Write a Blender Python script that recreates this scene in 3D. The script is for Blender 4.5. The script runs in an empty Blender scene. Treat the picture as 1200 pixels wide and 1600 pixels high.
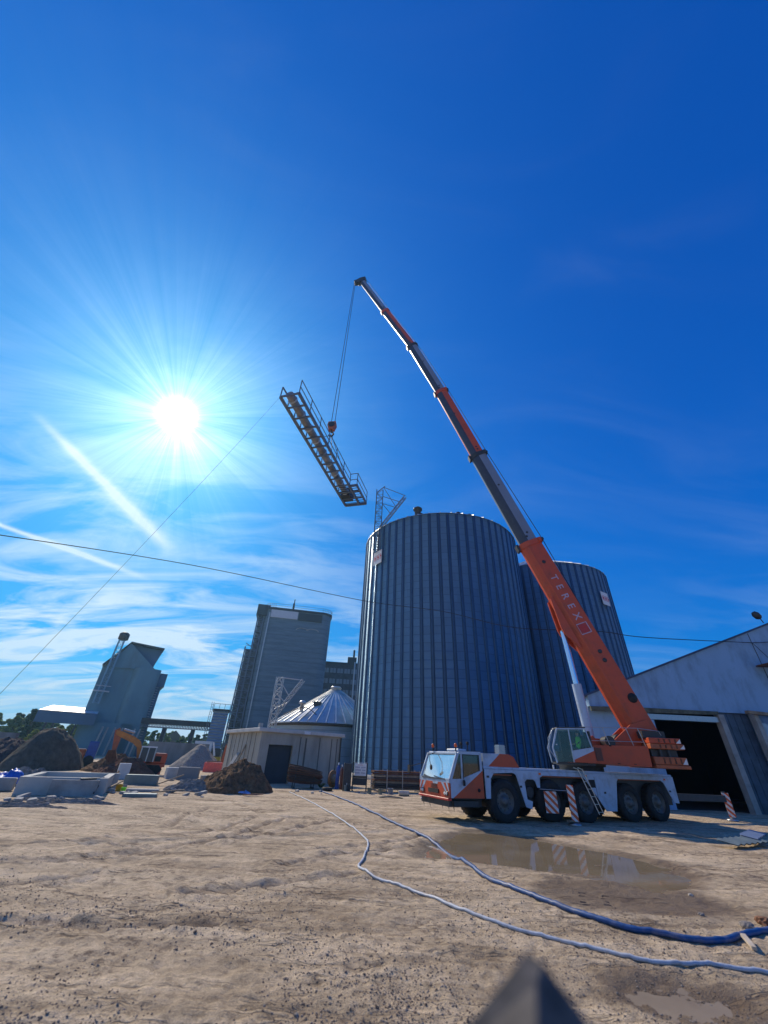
import bpy, bmesh, math, random
import numpy as np
from mathutils import Vector, Matrix
R=math.radians
SC=bpy.context.scene; COL=SC.collection
# ------------------------------------------------------------------ camera
CAMZ=1.65; PITCH=R(32.7); ROLL=R(2.8); FPX=600.0
_f=np.array([0,math.cos(PITCH),math.sin(PITCH)]); _u0=np.array([0,-math.sin(PITCH),math.cos(PITCH)]); _r0=np.array([1.,0,0])
_r=math.cos(ROLL)*_r0+math.sin(ROLL)*_u0; _u=-math.sin(ROLL)*_r0+math.cos(ROLL)*_u0
cd=bpy.data.cameras.new('camera'); cam=bpy.data.objects.new('camera',cd); COL.objects.link(cam); SC.camera=cam
cam.matrix_world=Matrix(((_r[0],_u[0],-_f[0],0),(_r[1],_u[1],-_f[1],0),(_r[2],_u[2],-_f[2],CAMZ),(0,0,0,1)))
cd.sensor_fit='VERTICAL'; cd.sensor_height=32; cd.lens=12; cd.clip_start=0.02; cd.clip_end=6000
cd.dof.use_dof=True; cd.dof.focus_distance=22; cd.dof.aperture_fstop=0.85
# ------------------------------------------------------------------ sky and sun
SUN_EL=R(38.8); SUN_AZ=R(-37.26)          # azimuth from +Y towards +X
SUNV=Vector((math.cos(SUN_EL)*math.sin(SUN_AZ),math.cos(SUN_EL)*math.cos(SUN_AZ),math.sin(SUN_EL)))
W=bpy.data.worlds.new('World'); SC.world=W; W.use_nodes=True
SC.view_settings.view_transform='Standard'; SC.view_settings.look='None'; SC.view_settings.exposure=0; SC.view_settings.gamma=1
class NT:
    def __init__(s,tree): s.t=tree; s.t.nodes.clear()
    def n(s,typ,ins=None,**kw):
        nd=s.t.nodes.new(typ)
        for k,v in kw.items(): setattr(nd,k,v)
        for k,v in (ins or {}).items():
            if isinstance(v,tuple) and len(v)==2 and hasattr(v[0],'outputs'): s.t.links.new(v[0].outputs[v[1]],nd.inputs[k])
            elif hasattr(v,'outputs'): s.t.links.new(v.outputs[0],nd.inputs[k])
            else: nd.inputs[k].default_value=v
        return nd
    def m(s,op,a,b=None,c=None,clamp=False):
        ins={0:a}
        if b is not None: ins[1]=b
        if c is not None: ins[2]=c
        return s.n('ShaderNodeMath',ins,operation=op,use_clamp=clamp)
    def ramp(s,fac,pts,interp='LINEAR'):
        r=s.n('ShaderNodeValToRGB',{0:fac}); cr=r.color_ramp; cr.interpolation=interp
        while len(cr.elements)<len(pts): cr.elements.new(0.5)
        for e,(p,c) in zip(cr.elements,pts): e.position=p; e.color=c if len(c)==4 else (*c,1)
        return r
    def mix(s,fac,a,b,bt='MIX'):
        nd=s.n('ShaderNodeMix',data_type='RGBA',blend_type=bt,clamp_factor=True)
        for i,v in ((0,fac),(6,a),(7,b)):
            if hasattr(v,'outputs'): s.t.links.new(v.outputs[0] if v.type!='MIX' else v.outputs[2],nd.inputs[i])
            elif i==0: nd.inputs[0].default_value=v
            else: nd.inputs[i].default_value=(*v,1) if len(v)==3 else v
        return nd
t=NT(W.node_tree)
sky=t.n('ShaderNodeTexSky',sky_type='NISHITA',sun_disc=False,sun_elevation=SUN_EL,sun_rotation=SUN_AZ,air_density=1.0,dust_density=0.6,ozone_density=2.5)
tc=t.n('ShaderNodeTexCoord')
nrm=t.n('ShaderNodeVectorMath',{0:(tc,0)},operation='NORMALIZE')
sep=t.n('ShaderNodeSeparateXYZ',{0:nrm})
zc=t.m('MAXIMUM',(sep,2),0.03)
zz=t.m('ADD',zc,0.20)
u=t.m('DIVIDE',(sep,0),zz); v=t.m('DIVIDE',(sep,1),zz)
dt=t.n('ShaderNodeVectorMath',{0:nrm,1:tuple(SUNV)},operation='DOT_PRODUCT')
ang=t.m('ARCCOSINE',t.m('MINIMUM',(dt,1),0.999999))      # radians from the sun
tint=t.mix(1.0,sky,(0.02,0.66,2.6),'MULTIPLY')
SKYS=0.105
base=t.n('ShaderNodeVectorMath',{0:(tint,2),'Scale':SKYS},operation='SCALE')
den=t.n('ShaderNodeVectorMath',{0:base,1:(0.55,0.75,0.75),2:(1,1,1)},operation='MULTIPLY_ADD'); base=t.n('ShaderNodeVectorMath',{0:base,1:den},operation='DIVIDE')
# cirrus: streaky noise on a high flat layer
uv=t.n('ShaderNodeCombineXYZ',{0:u,1:v,2:0.0})
mp=t.n('ShaderNodeMapping',{0:uv,'Rotation':(0,0,R(-38)),'Scale':(1.15,3.1,1)})
n1=t.n('ShaderNodeTexNoise',{0:mp,'Scale':1.2,'Detail':8,'Roughness':0.58,'Distortion':1.1})
mp2=t.n('ShaderNodeMapping',{0:uv,'Rotation':(0,0,R(20)),'Scale':(0.5,0.8,1),'Location':(1.3,0.4,0)})
n2=t.n('ShaderNodeTexNoise',{0:mp2,'Scale':0.9,'Detail':4,'Roughness':0.5})
cov=t.n('ShaderNodeMapRange',{0:n2,1:0.36,2:0.52})
az=t.m('ARCTAN2',(sep,0),(sep,1))
lm=t.n('ShaderNodeMapRange',{0:az,1:R(34),2:R(-22),3:0.10,4:1.0},interpolation_type='SMOOTHSTEP')
em=t.n('ShaderNodeMapRange',{0:(sep,2),1:0.66,2:0.42,3:0.0,4:1.0},interpolation_type='SMOOTHSTEP')
wis=t.n('ShaderNodeMapRange',{0:n1,1:0.40,2:0.62})
low=t.n('ShaderNodeMapRange',{0:(sep,2),1:0.36,2:0.16,3:0.35,4:1.0},interpolation_type='SMOOTHSTEP')
cl=t.m('MULTIPLY',t.m('MULTIPLY',wis,t.m('ADD',t.m('MULTIPLY',cov,0.65),0.35)),t.m('MULTIPLY',t.m('MULTIPLY',lm,em),low))
cl=t.m('MULTIPLY',cl,1.25)
wsp=t.m('MULTIPLY',t.m('POWER',wis,2.0),t.m('MULTIPLY',cov,0.02))
# contrails: soft bands between two sky directions
def trail(a,b,w0,w1,amp,cur):
    global cur_n
    ax,ay=a; bx,by=b; L=math.hypot(bx-ax,by-ay); dx,dy=(bx-ax)/L,(by-ay)/L
    px=t.m('SUBTRACT',u,ax); py=t.m('SUBTRACT',v,ay)
    s=t.m('ADD',t.m('MULTIPLY',px,dx),t.m('MULTIPLY',py,dy)); 
    q=t.m('SUBTRACT',t.m('MULTIPLY',py,dx),t.m('MULTIPLY',px,dy))
    wob=t.n('ShaderNodeTexNoise',{0:uv,'Scale':2.6,'Detail':7,'Roughness':0.7})
    q=t.m('ADD',q,t.m('MULTIPLY',t.m('SUBTRACT',wob,0.5),w1*1.1))
    sn=t.m('DIVIDE',s,L,clamp=True)
    wd=t.m('ADD',w0,t.m('MULTIPLY',sn,w1-w0))
    g_=t.m('POWER',2.718,t.m('MULTIPLY',t.m('POWER',t.m('DIVIDE',q,wd),2.0),-1.0))
    e0=t.n('ShaderNodeMapRange',{0:s,1:-0.06,2:0.10}); e1=t.n('ShaderNodeMapRange',{0:s,1:L+0.10,2:L-0.15})
    o=t.m('MULTIPLY',t.m('MULTIPLY',g_,t.m('MULTIPLY',e0,e1)),t.m('MULTIPLY',t.m('ADD',0.35,t.m('MULTIPLY',wob,1.2)),amp))
    return t.m('ADD',cur,o)
def sk(px,py):
    d=(px-600)/FPX*_r+(800-py)/FPX*_u+_f; d=d/np.linalg.norm(d); return d[0]/(max(d[2],.03)+.20),d[1]/(max(d[2],.03)+.20)
cl=trail(sk(75,668),sk(262,856),0.014,0.034,0.85,cl)
cl=trail(sk(-60,800),sk(205,895),0.012,0.022,0.95,cl)
cl=t.m('ADD',cl,wsp,clamp=True)
cl=t.m('MINIMUM',cl,0.92)
withc=t.mix(cl,(0,0,0),(0.66,0.80,0.93))
t.t.links.new(base.outputs[0],withc.inputs[6])
# pale air near the horizon, stronger on the sun side
hm=t.n('ShaderNodeMapRange',{0:(sep,2),1:0.17,2:-0.01,3:0.0,4:1.0},interpolation_type='SMOOTHSTEP')
hs=t.n('ShaderNodeMapRange',{0:az,1:R(40),2:R(-25),3:0.35,4:0.75})
hz=t.mix(t.m('MULTIPLY',hm,hs),(0,0,0),(0.44,0.62,0.80)); t.t.links.new(withc.outputs[2],hz.inputs[6])
# sun disc and aureole
def expo(k,amp): return t.m('MULTIPLY',t.m('POWER',2.718,t.m('MULTIPLY',ang,-k)),amp)
# glare rays painted into the sun's glow by angular noise, plus cirrus noise
e1=SUNV.cross(Vector((0,0,1))).normalized(); e2=SUNV.cross(e1).normalized()
ga=t.n('ShaderNodeVectorMath',{0:nrm,1:tuple(e1)},operation='DOT_PRODUCT'); gb=t.n('ShaderNodeVectorMath',{0:nrm,1:tuple(e2)},operation='DOT_PRODUCT')
pa=t.m('ARCTAN2',(ga,1),(gb,1)); rayn=t.n('ShaderNodeTexNoise',{0:t.n('ShaderNodeCombineXYZ',{0:t.m('COSINE',pa),1:t.m('SINE',pa),2:0.0}),'Scale':7.5,'Detail':6,'Roughness':.75})
rayk=t.n('ShaderNodeMapRange',{0:rayn,1:.35,2:.65,3:.72,4:1.30}); wk=t.n('ShaderNodeMapRange',{0:n1,1:.35,2:.65,3:.75,4:1.35})
def rk(x): return t.m('MULTIPLY',t.m('MULTIPLY',x,rayk),wk)
glow=t.m('ADD',rk(expo(6.5,0.34)),t.m('ADD',rk(expo(13.0,1.0)),t.m('MULTIPLY',t.m('POWER',2.718,t.m('MULTIPLY',t.m('POWER',t.m('DIVIDE',ang,R(1.4)),2.0),-1.0)),6.0)))
gc=t.n('ShaderNodeVectorMath',{0:(0.92,0.97,1.0),'Scale':glow},operation='SCALE')
gw=t.n('ShaderNodeVectorMath',{0:(0.07,0.42,0.60),'Scale':expo(3.0,0.20)},operation='SCALE'); gc=t.n('ShaderNodeVectorMath',{0:gc,1:gw},operation='ADD')
allc=t.n('ShaderNodeVectorMath',{0:(hz,2),1:gc},operation='ADD')
bg=t.n('ShaderNodeBackground',{0:allc,1:1.0}); t.n('ShaderNodeOutputWorld',{0:bg})
W.cycles.sampling_method='MANUAL'; W.cycles.sample_map_resolution=512
sd=bpy.data.lights.new('sun','SUN'); sd.energy=4.3; sd.angle=R(0.53); sd.color=(1.0,0.86,0.66)
so=bpy.data.objects.new('sun',sd); COL.objects.link(so); so.rotation_euler=SUNV.to_track_quat('Z','Y').to_euler(); so.location=(-40,60,60)
# ------------------------------------------------------------------ helpers
def ray(px,py): return (px-600)/FPX*_r+(800-py)/FPX*_u+_f
def G(px,py,z=0.0):
    d=ray(px,py); k=(z-CAMZ)/d[2]; return Vector((d[0]*k,d[1]*k,z))
def AT(px,py,D):
    d=ray(px,py); k=D/math.hypot(d[0],d[1]); return Vector((d[0]*k,d[1]*k,CAMZ+d[2]*k))
def TAG(o,label=None,cat=None,group=None,kind=None):
    for k,v_ in (('label',label),('category',cat),('group',group),('kind',kind)):
        if v_: o[k]=v_
    return o
def thing(name,loc,rz,label,cat,group=None):
    o=bpy.data.objects.new(name,None); COL.objects.link(o); o.location=loc; o.rotation_euler=(0,0,rz); o.empty_display_size=.3
    return TAG(o,label,cat,group)
def copy_tree(o,parent=None):
    c=o.copy(); COL.objects.link(c)
    if parent: c.parent=parent
    for ch in list(o.children): copy_tree(ch,c)
    return c
class MB:
    def __init__(s): s.v=[]; s.f=[]; s.mi=[]; s.sm=[]
    def add(s,vs,fs,m=0,smooth=False,M=None):
        b=len(s.v)
        for p in vs: s.v.append(tuple(M@Vector(p)) if M else tuple(p))
        for f in fs: s.f.append([b+i for i in f]); s.mi.append(m); s.sm.append(smooth)
        return s
    def box(s,a,b,m=0,M=None,ch=0):
        x0,y0,z0=a; x1,y1,z1=b
        if ch:
            bm=bmesh.new(); bmesh.ops.create_cube(bm,size=1); 
            for q in bm.verts: q.co=Vector(((x0+x1)/2+q.co.x*(x1-x0),(y0+y1)/2+q.co.y*(y1-y0),(z0+z1)/2+q.co.z*(z1-z0)))
            bmesh.ops.bevel(bm,geom=bm.edges[:],offset=ch,segments=1,affect='EDGES'); bm.verts.index_update()
            s.add([q.co[:] for q in bm.verts],[[q.index for q in f.verts] for f in bm.faces],m,False,M); bm.free(); return s
        vs=[(x0,y0,z0),(x1,y0,z0),(x1,y1,z0),(x0,y1,z0),(x0,y0,z1),(x1,y0,z1),(x1,y1,z1),(x0,y1,z1)]
        return s.add(vs,[(0,3,2,1),(4,5,6,7),(0,1,5,4),(1,2,6,5),(2,3,7,6),(3,0,4,7)],m,False,M)
    def bar(s,p,q,w,h=None,m=0,upv=(0,0,1),M=None):
        p=Vector(p); q=Vector(q); h=h or w; d=(q-p); L=d.length
        if L<1e-6: return s
        d/=L; a=d.cross(Vector(upv)); a=a.normalized() if a.length>1e-4 else Vector((1,0,0)); b=a.cross(d)
        vs=[]
        for c in (p,q):
            for i,j in ((-1,-1),(1,-1),(1,1),(-1,1)): vs.append(c+a*i*w/2+b*j*h/2)
        return s.add(vs,[(0,1,2,3),(7,6,5,4),(0,4,5,1),(1,5,6,2),(2,6,7,3),(3,7,4,0)],m,False,M)
    def tube(s,p,q,r,r2=None,n=10,m=0,cap=True,M=None):
        return s.path([p,q],[r,r if r2 is None else r2],n,m,cap,M)
    def path(s,pts,rs,n=8,m=0,cap=True,M=None,flat=1.0):
        pts=[Vector(p) for p in pts]; 
        if not hasattr(rs,'__len__'): rs=[rs]*len(pts)
        vs=[]; a=None
        for i,p in enumerate(pts):
            d=(pts[min(i+1,len(pts)-1)]-pts[max(i-1,0)]).normalized()
            if a is None:
                a=d.cross(Vector((0,0,1))); a=a.normalized() if a.length>1e-3 else Vector((1,0,0))
            else: a=(a-d*a.dot(d)).normalized()
            b=a.cross(d)
            for k in range(n):
                t_=2*math.pi*k/n; vs.append(p+a*math.cos(t_)*rs[i]+b*math.sin(t_)*rs[i]*flat)
        fs=[]
        for i in range(len(pts)-1):
            for k in range(n):
                k2=(k+1)%n; fs.append((i*n+k,i*n+k2,(i+1)*n+k2,(i+1)*n+k))
        s.add(vs,fs,m,True,M)
        if cap:
            L=len(vs); s.add(vs[:n],[tuple(range(n))[::-1]],m,False,M); s.add(vs[L-n:],[tuple(range(n))],m,False,M)
        return s
    def prism(s,poly,a0,a1,f,m=0,M=None):
        # poly: 2-D outline, f(x,y,a)->xyz
        n=len(poly); vs=[f(x,y,a0) for x,y in poly]+[f(x,y,a1) for x,y in poly]
        fs=[tuple(range(n))[::-1],tuple(range(n,2*n))]+[(i,(i+1)%n,n+(i+1)%n,n+i) for i in range(n)]
        return s.add(vs,fs,m,False,M)
    def lathe(s,prof,n=24,m=0,M=None,smooth=True,axis='z',cap=True):
        vs=[]
        for r_,z in prof:
            for k in range(n):
                t_=2*math.pi*k/n; x,y=r_*math.cos(t_),r_*math.sin(t_)
                vs.append((x,y,z) if axis=='z' else (x,z,y))
        fs=[]
        for i in range(len(prof)-1):
            for k in range(n):
                k2=(k+1)%n; fs.append((i*n+k,i*n+k2,(i+1)*n+k2,(i+1)*n+k))
        s.add(vs,fs,m,smooth,M)
        if cap:
            s.add(vs[:n],[tuple(range(n))],m,False,M); s.add(vs[-n:],[tuple(range(n))],m,False,M)
        return s
    def build(s,name,mat,parent=None,fixn=True):
        me=bpy.data.meshes.new(name); me.from_pydata([tuple(p) for p in s.v],[],s.f)
        ms=mat if isinstance(mat,(list,tuple)) else [mat]
        for x in ms: me.materials.append(x)
        me.polygons.foreach_set('material_index',s.mi); me.polygons.foreach_set('use_smooth',s.sm)
        if fixn:
            bm=bmesh.new(); bm.from_mesh(me); bmesh.ops.recalc_face_normals(bm,faces=bm.faces); bm.to_mesh(me); bm.free()
        me.update(); o=bpy.data.objects.new(name,me); COL.objects.link(o)
        if parent: o.parent=parent
        return o
def text_mesh(body,size,M,name,mat,parent=None,bold=0.0):
    cu=bpy.data.curves.new(name,'FONT'); cu.body=body; cu.size=size; cu.extrude=0.004; cu.offset=bold; cu.align_x='CENTER'; cu.align_y='CENTER'
    to=bpy.data.objects.new(name,cu); COL.objects.link(to); bpy.context.view_layer.update()
    me=bpy.data.meshes.new_from_object(to.evaluated_get(bpy.context.evaluated_depsgraph_get())); COL.objects.unlink(to); bpy.data.objects.remove(to)
    me.transform(M); me.materials.clear(); me.materials.append(mat)
    o=bpy.data.objects.new(name,me); COL.objects.link(o); o.parent=parent
    return o
# vectorised noise
_rs=np.random.RandomState(7); _perm=_rs.rand(256,256)
def vn(x,y):
    xi=np.floor(x).astype(int); yi=np.floor(y).astype(int); fx=x-xi; fy=y-yi; fx=fx*fx*(3-2*fx); fy=fy*fy*(3-2*fy)
    a=_perm[xi&255,yi&255]; b=_perm[(xi+1)&255,yi&255]; c=_perm[xi&255,(yi+1)&255]; d=_perm[(xi+1)&255,(yi+1)&255]
    return (a+(b-a)*fx)*(1-fy)+(c+(d-c)*fx)*fy-0.5
def fbm(x,y,o=4):
    s=0;a=1
    for i in range(o): s=s+a*vn(x+17.3*i,y-9.1*i); x=x*2.03; y=y*2.03; a*=0.5
    return s
# ------------------------------------------------------------------ materials
def mat(name,col,rough=0.6,metal=0.0,nscale=0,namp=0.15,bump=0,bscale=40,spec=0.5,dirt=None,dscale=1.5,damt=0.5,stretch=None,extra=None):
    m_=bpy.data.materials.new(name); m_.use_nodes=True; T=NT(m_.node_tree)
    P=T.n('ShaderNodeBsdfPrincipled',{'Base Color':(*col,1),'Roughness':rough,'Metallic':metal,'Specular IOR Level':spec}); O=T.n('ShaderNodeOutputMaterial',{0:P})
    c=T.n('ShaderNodeTexCoord'); src=(c,3)
    if stretch: src=(T.n('ShaderNodeMapping',{0:(c,3),'Scale':stretch}),0)
    colr=None
    if nscale:
        nz=T.n('ShaderNodeTexNoise',{0:src,'Scale':nscale,'Detail':6,'Roughness':0.6})
        k=T.n('ShaderNodeMapRange',{0:nz,1:0.3,2:0.7,3:1-namp,4:1+namp})
        colr=T.n('ShaderNodeVectorMath',{0:col,'Scale':k},operation='SCALE')
        rr=T.n('ShaderNodeMapRange',{0:nz,1:0.3,2:0.7,3:max(0,rough-0.08),4:min(1,rough+0.1)}); T.t.links.new(rr.outputs[0],P.inputs['Roughness'])
        T.t.links.new(colr.outputs[0],P.inputs['Base Color'])
    if dirt:
        dz=T.n('ShaderNodeTexNoise',{0:src,'Scale':dscale,'Detail':8,'Roughness':0.68})
        f_=T.n('ShaderNodeMapRange',{0:dz,1:0.48,2:0.72,3:0,4:damt})
        mx=T.mix(f_,col,dirt)
        if colr: T.t.links.new(colr.outputs[0],mx.inputs[6])
        T.t.links.new(mx.outputs[2],P.inputs['Base Color'])
    if bump:
        bz=T.n('ShaderNodeTexNoise',{0:src,'Scale':bscale,'Detail':6,'Roughness':0.65})
        bp=T.n('ShaderNodeBump',{'Height':bz,'Strength':bump,'Distance':0.03}); T.t.links.new(bp.outputs[0],P.inputs['Normal'])
    if extra: extra(T,P,c)
    return m_
RUST=(.16,.07,.03)
M={}
M['underside_shade']=mat('painted_underside_shade',(.035,.045,.07),.4,nscale=3,namp=.2)  # shade put into the colour of the boom's lower chamfers
M['boomgrey']=mat('grey_boom_paint',(.17,.22,.31),.38,nscale=3,namp=.1,dirt=(.13,.12,.12),dscale=1.5,damt=.5)
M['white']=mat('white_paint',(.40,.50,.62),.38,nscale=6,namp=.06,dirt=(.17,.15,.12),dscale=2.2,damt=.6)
M['orange']=mat('orange_paint',(.50,.072,.02),.42,nscale=5,namp=.10,dirt=(.14,.05,.03),dscale=2.5,damt=.6)
M['orange2']=mat('faded_orange_paint',(.44,.11,.035),.5,nscale=5,namp=.15,dirt=(.1,.06,.04),dscale=4,damt=.6)
M['black']=mat('black_rubber',(.014,.014,.016),.8,nscale=12,namp=.3,dirt=(.09,.075,.06),dscale=5,damt=.35,bump=.3)
M['dark']=mat('dark_steel',(.045,.047,.05),.5,.3,nscale=8,namp=.3)
M['rim']=mat('grey_wheel_paint',(.12,.125,.125),.5,.2,nscale=9,namp=.2,dirt=(.18,.14,.10),dscale=6,damt=.7)
M['steel']=mat('bare_steel',(.38,.40,.42),.35,.8,nscale=9,namp=.15)
M['red']=mat('red_paint',(.45,.035,.03),.5,nscale=7,namp=.2,dirt=(.2,.12,.09),dscale=3,damt=.6)
M['text']=mat('pale_lettering',(.42,.38,.50),.5,dirt=(.5,.12,.06),dscale=8,damt=.6)
M['redtext']=mat('red_lettering',(.60,.03,.04),.5)
M['bluetext']=mat('blue_lettering',(.05,.07,.22),.5)
M['sign']=mat('white_sign_board',(.72,.72,.70),.5,nscale=5,namp=.05)
M['beacon']=mat('orange_beacon_lens',(.75,.12,.02),.2)
M['hose_b']=mat('blue_layflat_hose',(.012,.07,.22),.5,nscale=20,namp=.25,dirt=(.25,.2,.16),dscale=5,damt=.6)
M['hose_w']=mat('pale_hose',(.42,.46,.52),.5,nscale=20,namp=.15,dirt=(.25,.2,.15),dscale=6,damt=.6)
M['cable']=mat('black_cable',(.015,.015,.018),.6)
M['conc']=mat('concrete',(.34,.34,.32),.85,nscale=1.8,namp=.18,bump=.25,bscale=9,dirt=(.13,.12,.10),dscale=1.2,damt=.6)
M['conc_d']=mat('old_concrete',(.22,.23,.23),.88,nscale=.8,namp=.22,bump=.2,bscale=4,dirt=(.09,.09,.09),dscale=.35,damt=.6,stretch=(1,1,.35))
M['wood']=mat('weathered_wood',(.27,.20,.13),.8,nscale=5,namp=.35,bump=.4,bscale=30,stretch=(1,1,.15))
M['rust']=mat('rusty_steel',(.15,.065,.035),.8,.2,nscale=8,namp=.5,bump=.3)
M['blue']=mat('blue_paint',(.03,.08,.30),.45,nscale=6,namp=.25)
M['brownp']=mat('brown_paint',(.15,.05,.035),.5,nscale=6,namp=.25)
M['yellow']=mat('yellow_paint',(.55,.36,.02),.5,nscale=6,namp=.2,dirt=(.1,.08,.05),dscale=3,damt=.5)
M['tarp']=mat('blue_tarpaulin',(.02,.12,.50),.45,nscale=5,namp=.3)
M['hiviz']=mat('green_high_visibility_cloth',(.25,.95,.06),.7)
M['skin']=mat('skin',(.50,.30,.22),.6)
M['cloth']=mat('dark_cloth',(.04,.045,.06),.9)
M['green_s']=mat('grey_green_sheet',(.16,.20,.19),.45,.2,nscale=3,namp=.2)
def glassmat(name,tintc=(.75,.85,.85),thru=.75,rough=.03):
    m_=bpy.data.materials.new(name); m_.use_nodes=True; T=NT(m_.node_tree)
    gl=T.n('ShaderNodeBsdfGlossy',{0:(1,1,1,1),'Roughness':rough}); tr=T.n('ShaderNodeBsdfTransparent',{0:(*[thru*q for q in tintc],1)})
    fr=T.n('ShaderNodeFresnel',{'IOR':1.55}); f2=T.m('ADD',T.m('MULTIPLY',fr,.7),0.01,clamp=True)
    mx=T.n('ShaderNodeMixShader',{0:f2,1:tr,2:gl}); T.n('ShaderNodeOutputMaterial',{0:mx}); return m_
M['glass']=glassmat('cab_glass',(.85,.92,.90),.9); M['glass_ws']=glassmat('dusty_windscreen',(.6,.72,.72),.8,.12)
# dusty windscreen: film of dust on the glass
def dusty(name,colr,amt):
    m_=bpy.data.materials.new(name); m_.use_nodes=True; T=NT(m_.node_tree)
    gl=T.n('ShaderNodeBsdfGlossy',{0:(1,1,1,1),'Roughness':.06}); tr=T.n('ShaderNodeBsdfTransparent',{0:(.55,.62,.6,1)}); df=T.n('ShaderNodeBsdfPrincipled',{'Base Color':(*colr,1),'Roughness':.7})
    c=T.n('ShaderNodeTexCoord'); nz=T.n('ShaderNodeTexNoise',{0:(c,3),'Scale':2.5,'Detail':6}); k=T.n('ShaderNodeMapRange',{0:nz,1:.3,2:.7,3:amt*.75,4:amt*1.2})
    a=T.n('ShaderNodeMixShader',{0:k,1:tr,2:df}); fr=T.n('ShaderNodeFresnel',{'IOR':1.5}); f2=T.m('MULTIPLY',fr,.55,clamp=True)
    b=T.n('ShaderNodeMixShader',{0:f2,1:a,2:gl}); T.n('ShaderNodeOutputMaterial',{0:b}); return m_
M['ws']=dusty('dusty_windscreen_glass',(.42,.50,.48),.75)
# galvanised corrugated sheet: ring courses of sheets, each with its own tone, rolled with level ribs
def galv(name,pitch,course,ncol,colr=(.13,.27,.41),rough=.36,amp=.5):
    m_=bpy.data.materials.new(name); m_.use_nodes=True; T=NT(m_.node_tree); c=T.n('ShaderNodeTexCoord'); s_=T.n('ShaderNodeSeparateXYZ',{0:(c,3)})
    a=T.m('ARCTAN2',(s_,0),(s_,1)); row=T.m('FLOOR',T.m('DIVIDE',(s_,2),course)); 
    cc=T.m('FLOOR',T.m('ADD',T.m('MULTIPLY',a,ncol/(2*math.pi)),T.m('MULTIPLY',T.m('MODULO',row,2.0),.5)))
    wn=T.n('ShaderNodeTexWhiteNoise',{0:T.n('ShaderNodeCombineXYZ',{0:row,1:cc,2:0.0})},noise_dimensions='3D')
    sp=T.n('ShaderNodeTexNoise',{0:(c,3),'Scale':1.1,'Detail':8,'Roughness':.7})
    k=T.m('MULTIPLY',T.m('ADD',T.m('MULTIPLY',(wn,0),.15),T.m('ADD',.75,T.m('MULTIPLY',sp,.36))),T.m('SUBTRACT',1.0,T.m('MULTIPLY',T.m('LESS_THAN',T.m('FRACT',T.m('DIVIDE',(s_,2),course)),.06),.35)))
    colv=T.n('ShaderNodeVectorMath',{0:colr,'Scale':k},operation='SCALE')
    rg=T.m('ADD',rough-.10,T.m('ADD',T.m('MULTIPLY',(wn,0),.10),T.m('MULTIPLY',sp,.2)))
    P=T.n('ShaderNodeBsdfPrincipled',{'Base Color':colv,'Metallic':.75,'Roughness':rg})
    h=T.m('SINE',T.m('MULTIPLY',(s_,2),2*math.pi/pitch))
    fz=T.m('FRACT',T.m('DIVIDE',(s_,2),course)); seam=T.m('MULTIPLY',T.m('LESS_THAN',fz,.05),-4.0)
    bp=T.n('ShaderNodeBump',{'Height':T.m('ADD',h,seam),'Strength':amp*1.6,'Distance':.02}); T.t.links.new(bp.outputs[0],P.inputs['Normal'])
    T.n('ShaderNodeOutputMaterial',{0:P}); return m_
M['galv']=galv('galvanised_corrugated_sheet',.104,.83,24)
M['galv_s']=galv('small_bin_corrugated_sheet',.104,.83,16,(.36,.46,.50))
M['stiff']=mat('galvanised_stiffener',(.045,.085,.145),.42,.75,nscale=1.4,namp=.18)
M['roofm']=mat('galvanised_roof_sheet',(.55,.57,.58),.36,.65,nscale=1.2,namp=.12)
M['lattice']=mat('painted_lattice_steel',(.13,.16,.21),.5,.4)
M['lattice_l']=mat('galvanised_lattice_steel',(.48,.50,.52),.4,.6)

# ------------------------------------------------------------------ ground
PUD=[G(*p) for p in [(655,1337),(672,1318),(700,1305),(728,1296),(780,1300),(850,1311),(930,1325),(1000,1338),(1055,1354),(1088,1371),(1078,1386),(1030,1391),(965,1380),(890,1366),(825,1357),(762,1347),(705,1341)]]
PUD2=[G(*p) for p in [(985,1540),(1040,1526),(1110,1540),(1165,1562),(1200,1590),(1120,1596),(1040,1580),(990,1562)]]
WET=[G(*p) for p in [(860,1372),(960,1384),(1075,1392),(1150,1418),(1090,1432),(990,1425),(900,1412),(850,1392)]]
def sdist(x,y,poly):
    n=len(poly); best=np.full(x.shape,1e9); ins=np.zeros(x.shape,bool)
    for i in range(n):
        ax,ay=poly[i][0],poly[i][1]; bx,by=poly[(i+1)%n][0],poly[(i+1)%n][1]
        ex,ey=bx-ax,by-ay; t_=np.clip(((x-ax)*ex+(y-ay)*ey)/(ex*ex+ey*ey),0,1)
        best=np.minimum(best,np.hypot(x-ax-t_*ex,y-ay-t_*ey))
        c=((ay>y)!=(by>y))&(x<(bx-ax)*(y-ay)/(by-ay+1e-12)+ax); ins^=c
    return np.where(ins,-best,best)
def sm(a,b,x): t_=np.clip((x-a)/(b-a),0,1); return t_*t_*(3-2*t_)
TRK=[[(-60,1352),(20,1346),(90,1345),(150,1343),(215,1335),(290,1322),(350,1308),(405,1290),(450,1278)],[(-60,1330),(30,1322),(110,1316),(180,1307),(260,1304),(330,1297),(400,1277)],[(-60,1388),(20,1380),(80,1372),(150,1362)],[(130,1338),(220,1330),(300,1316),(380,1310),(470,1290),(520,1282)],[(290,1394),(340,1389),(400,1384),(440,1392)],[(500,1330),(560,1322),(620,1314),(660,1305)],[(-60,1446),(60,1440),(170,1447),(260,1441),(330,1448)],[(330,1262),(290,1275),(270,1290)],[(360,1250),(385,1262),(430,1275),(510,1280)],[(620,1260),(690,1268),(760,1290),(850,1300)],[(440,1350),(520,1338),(600,1330),(670,1316)],[(300,1400),(400,1385),(480,1372),(560,1366)],[(180,1320),(250,1326),(330,1318)]]
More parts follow.
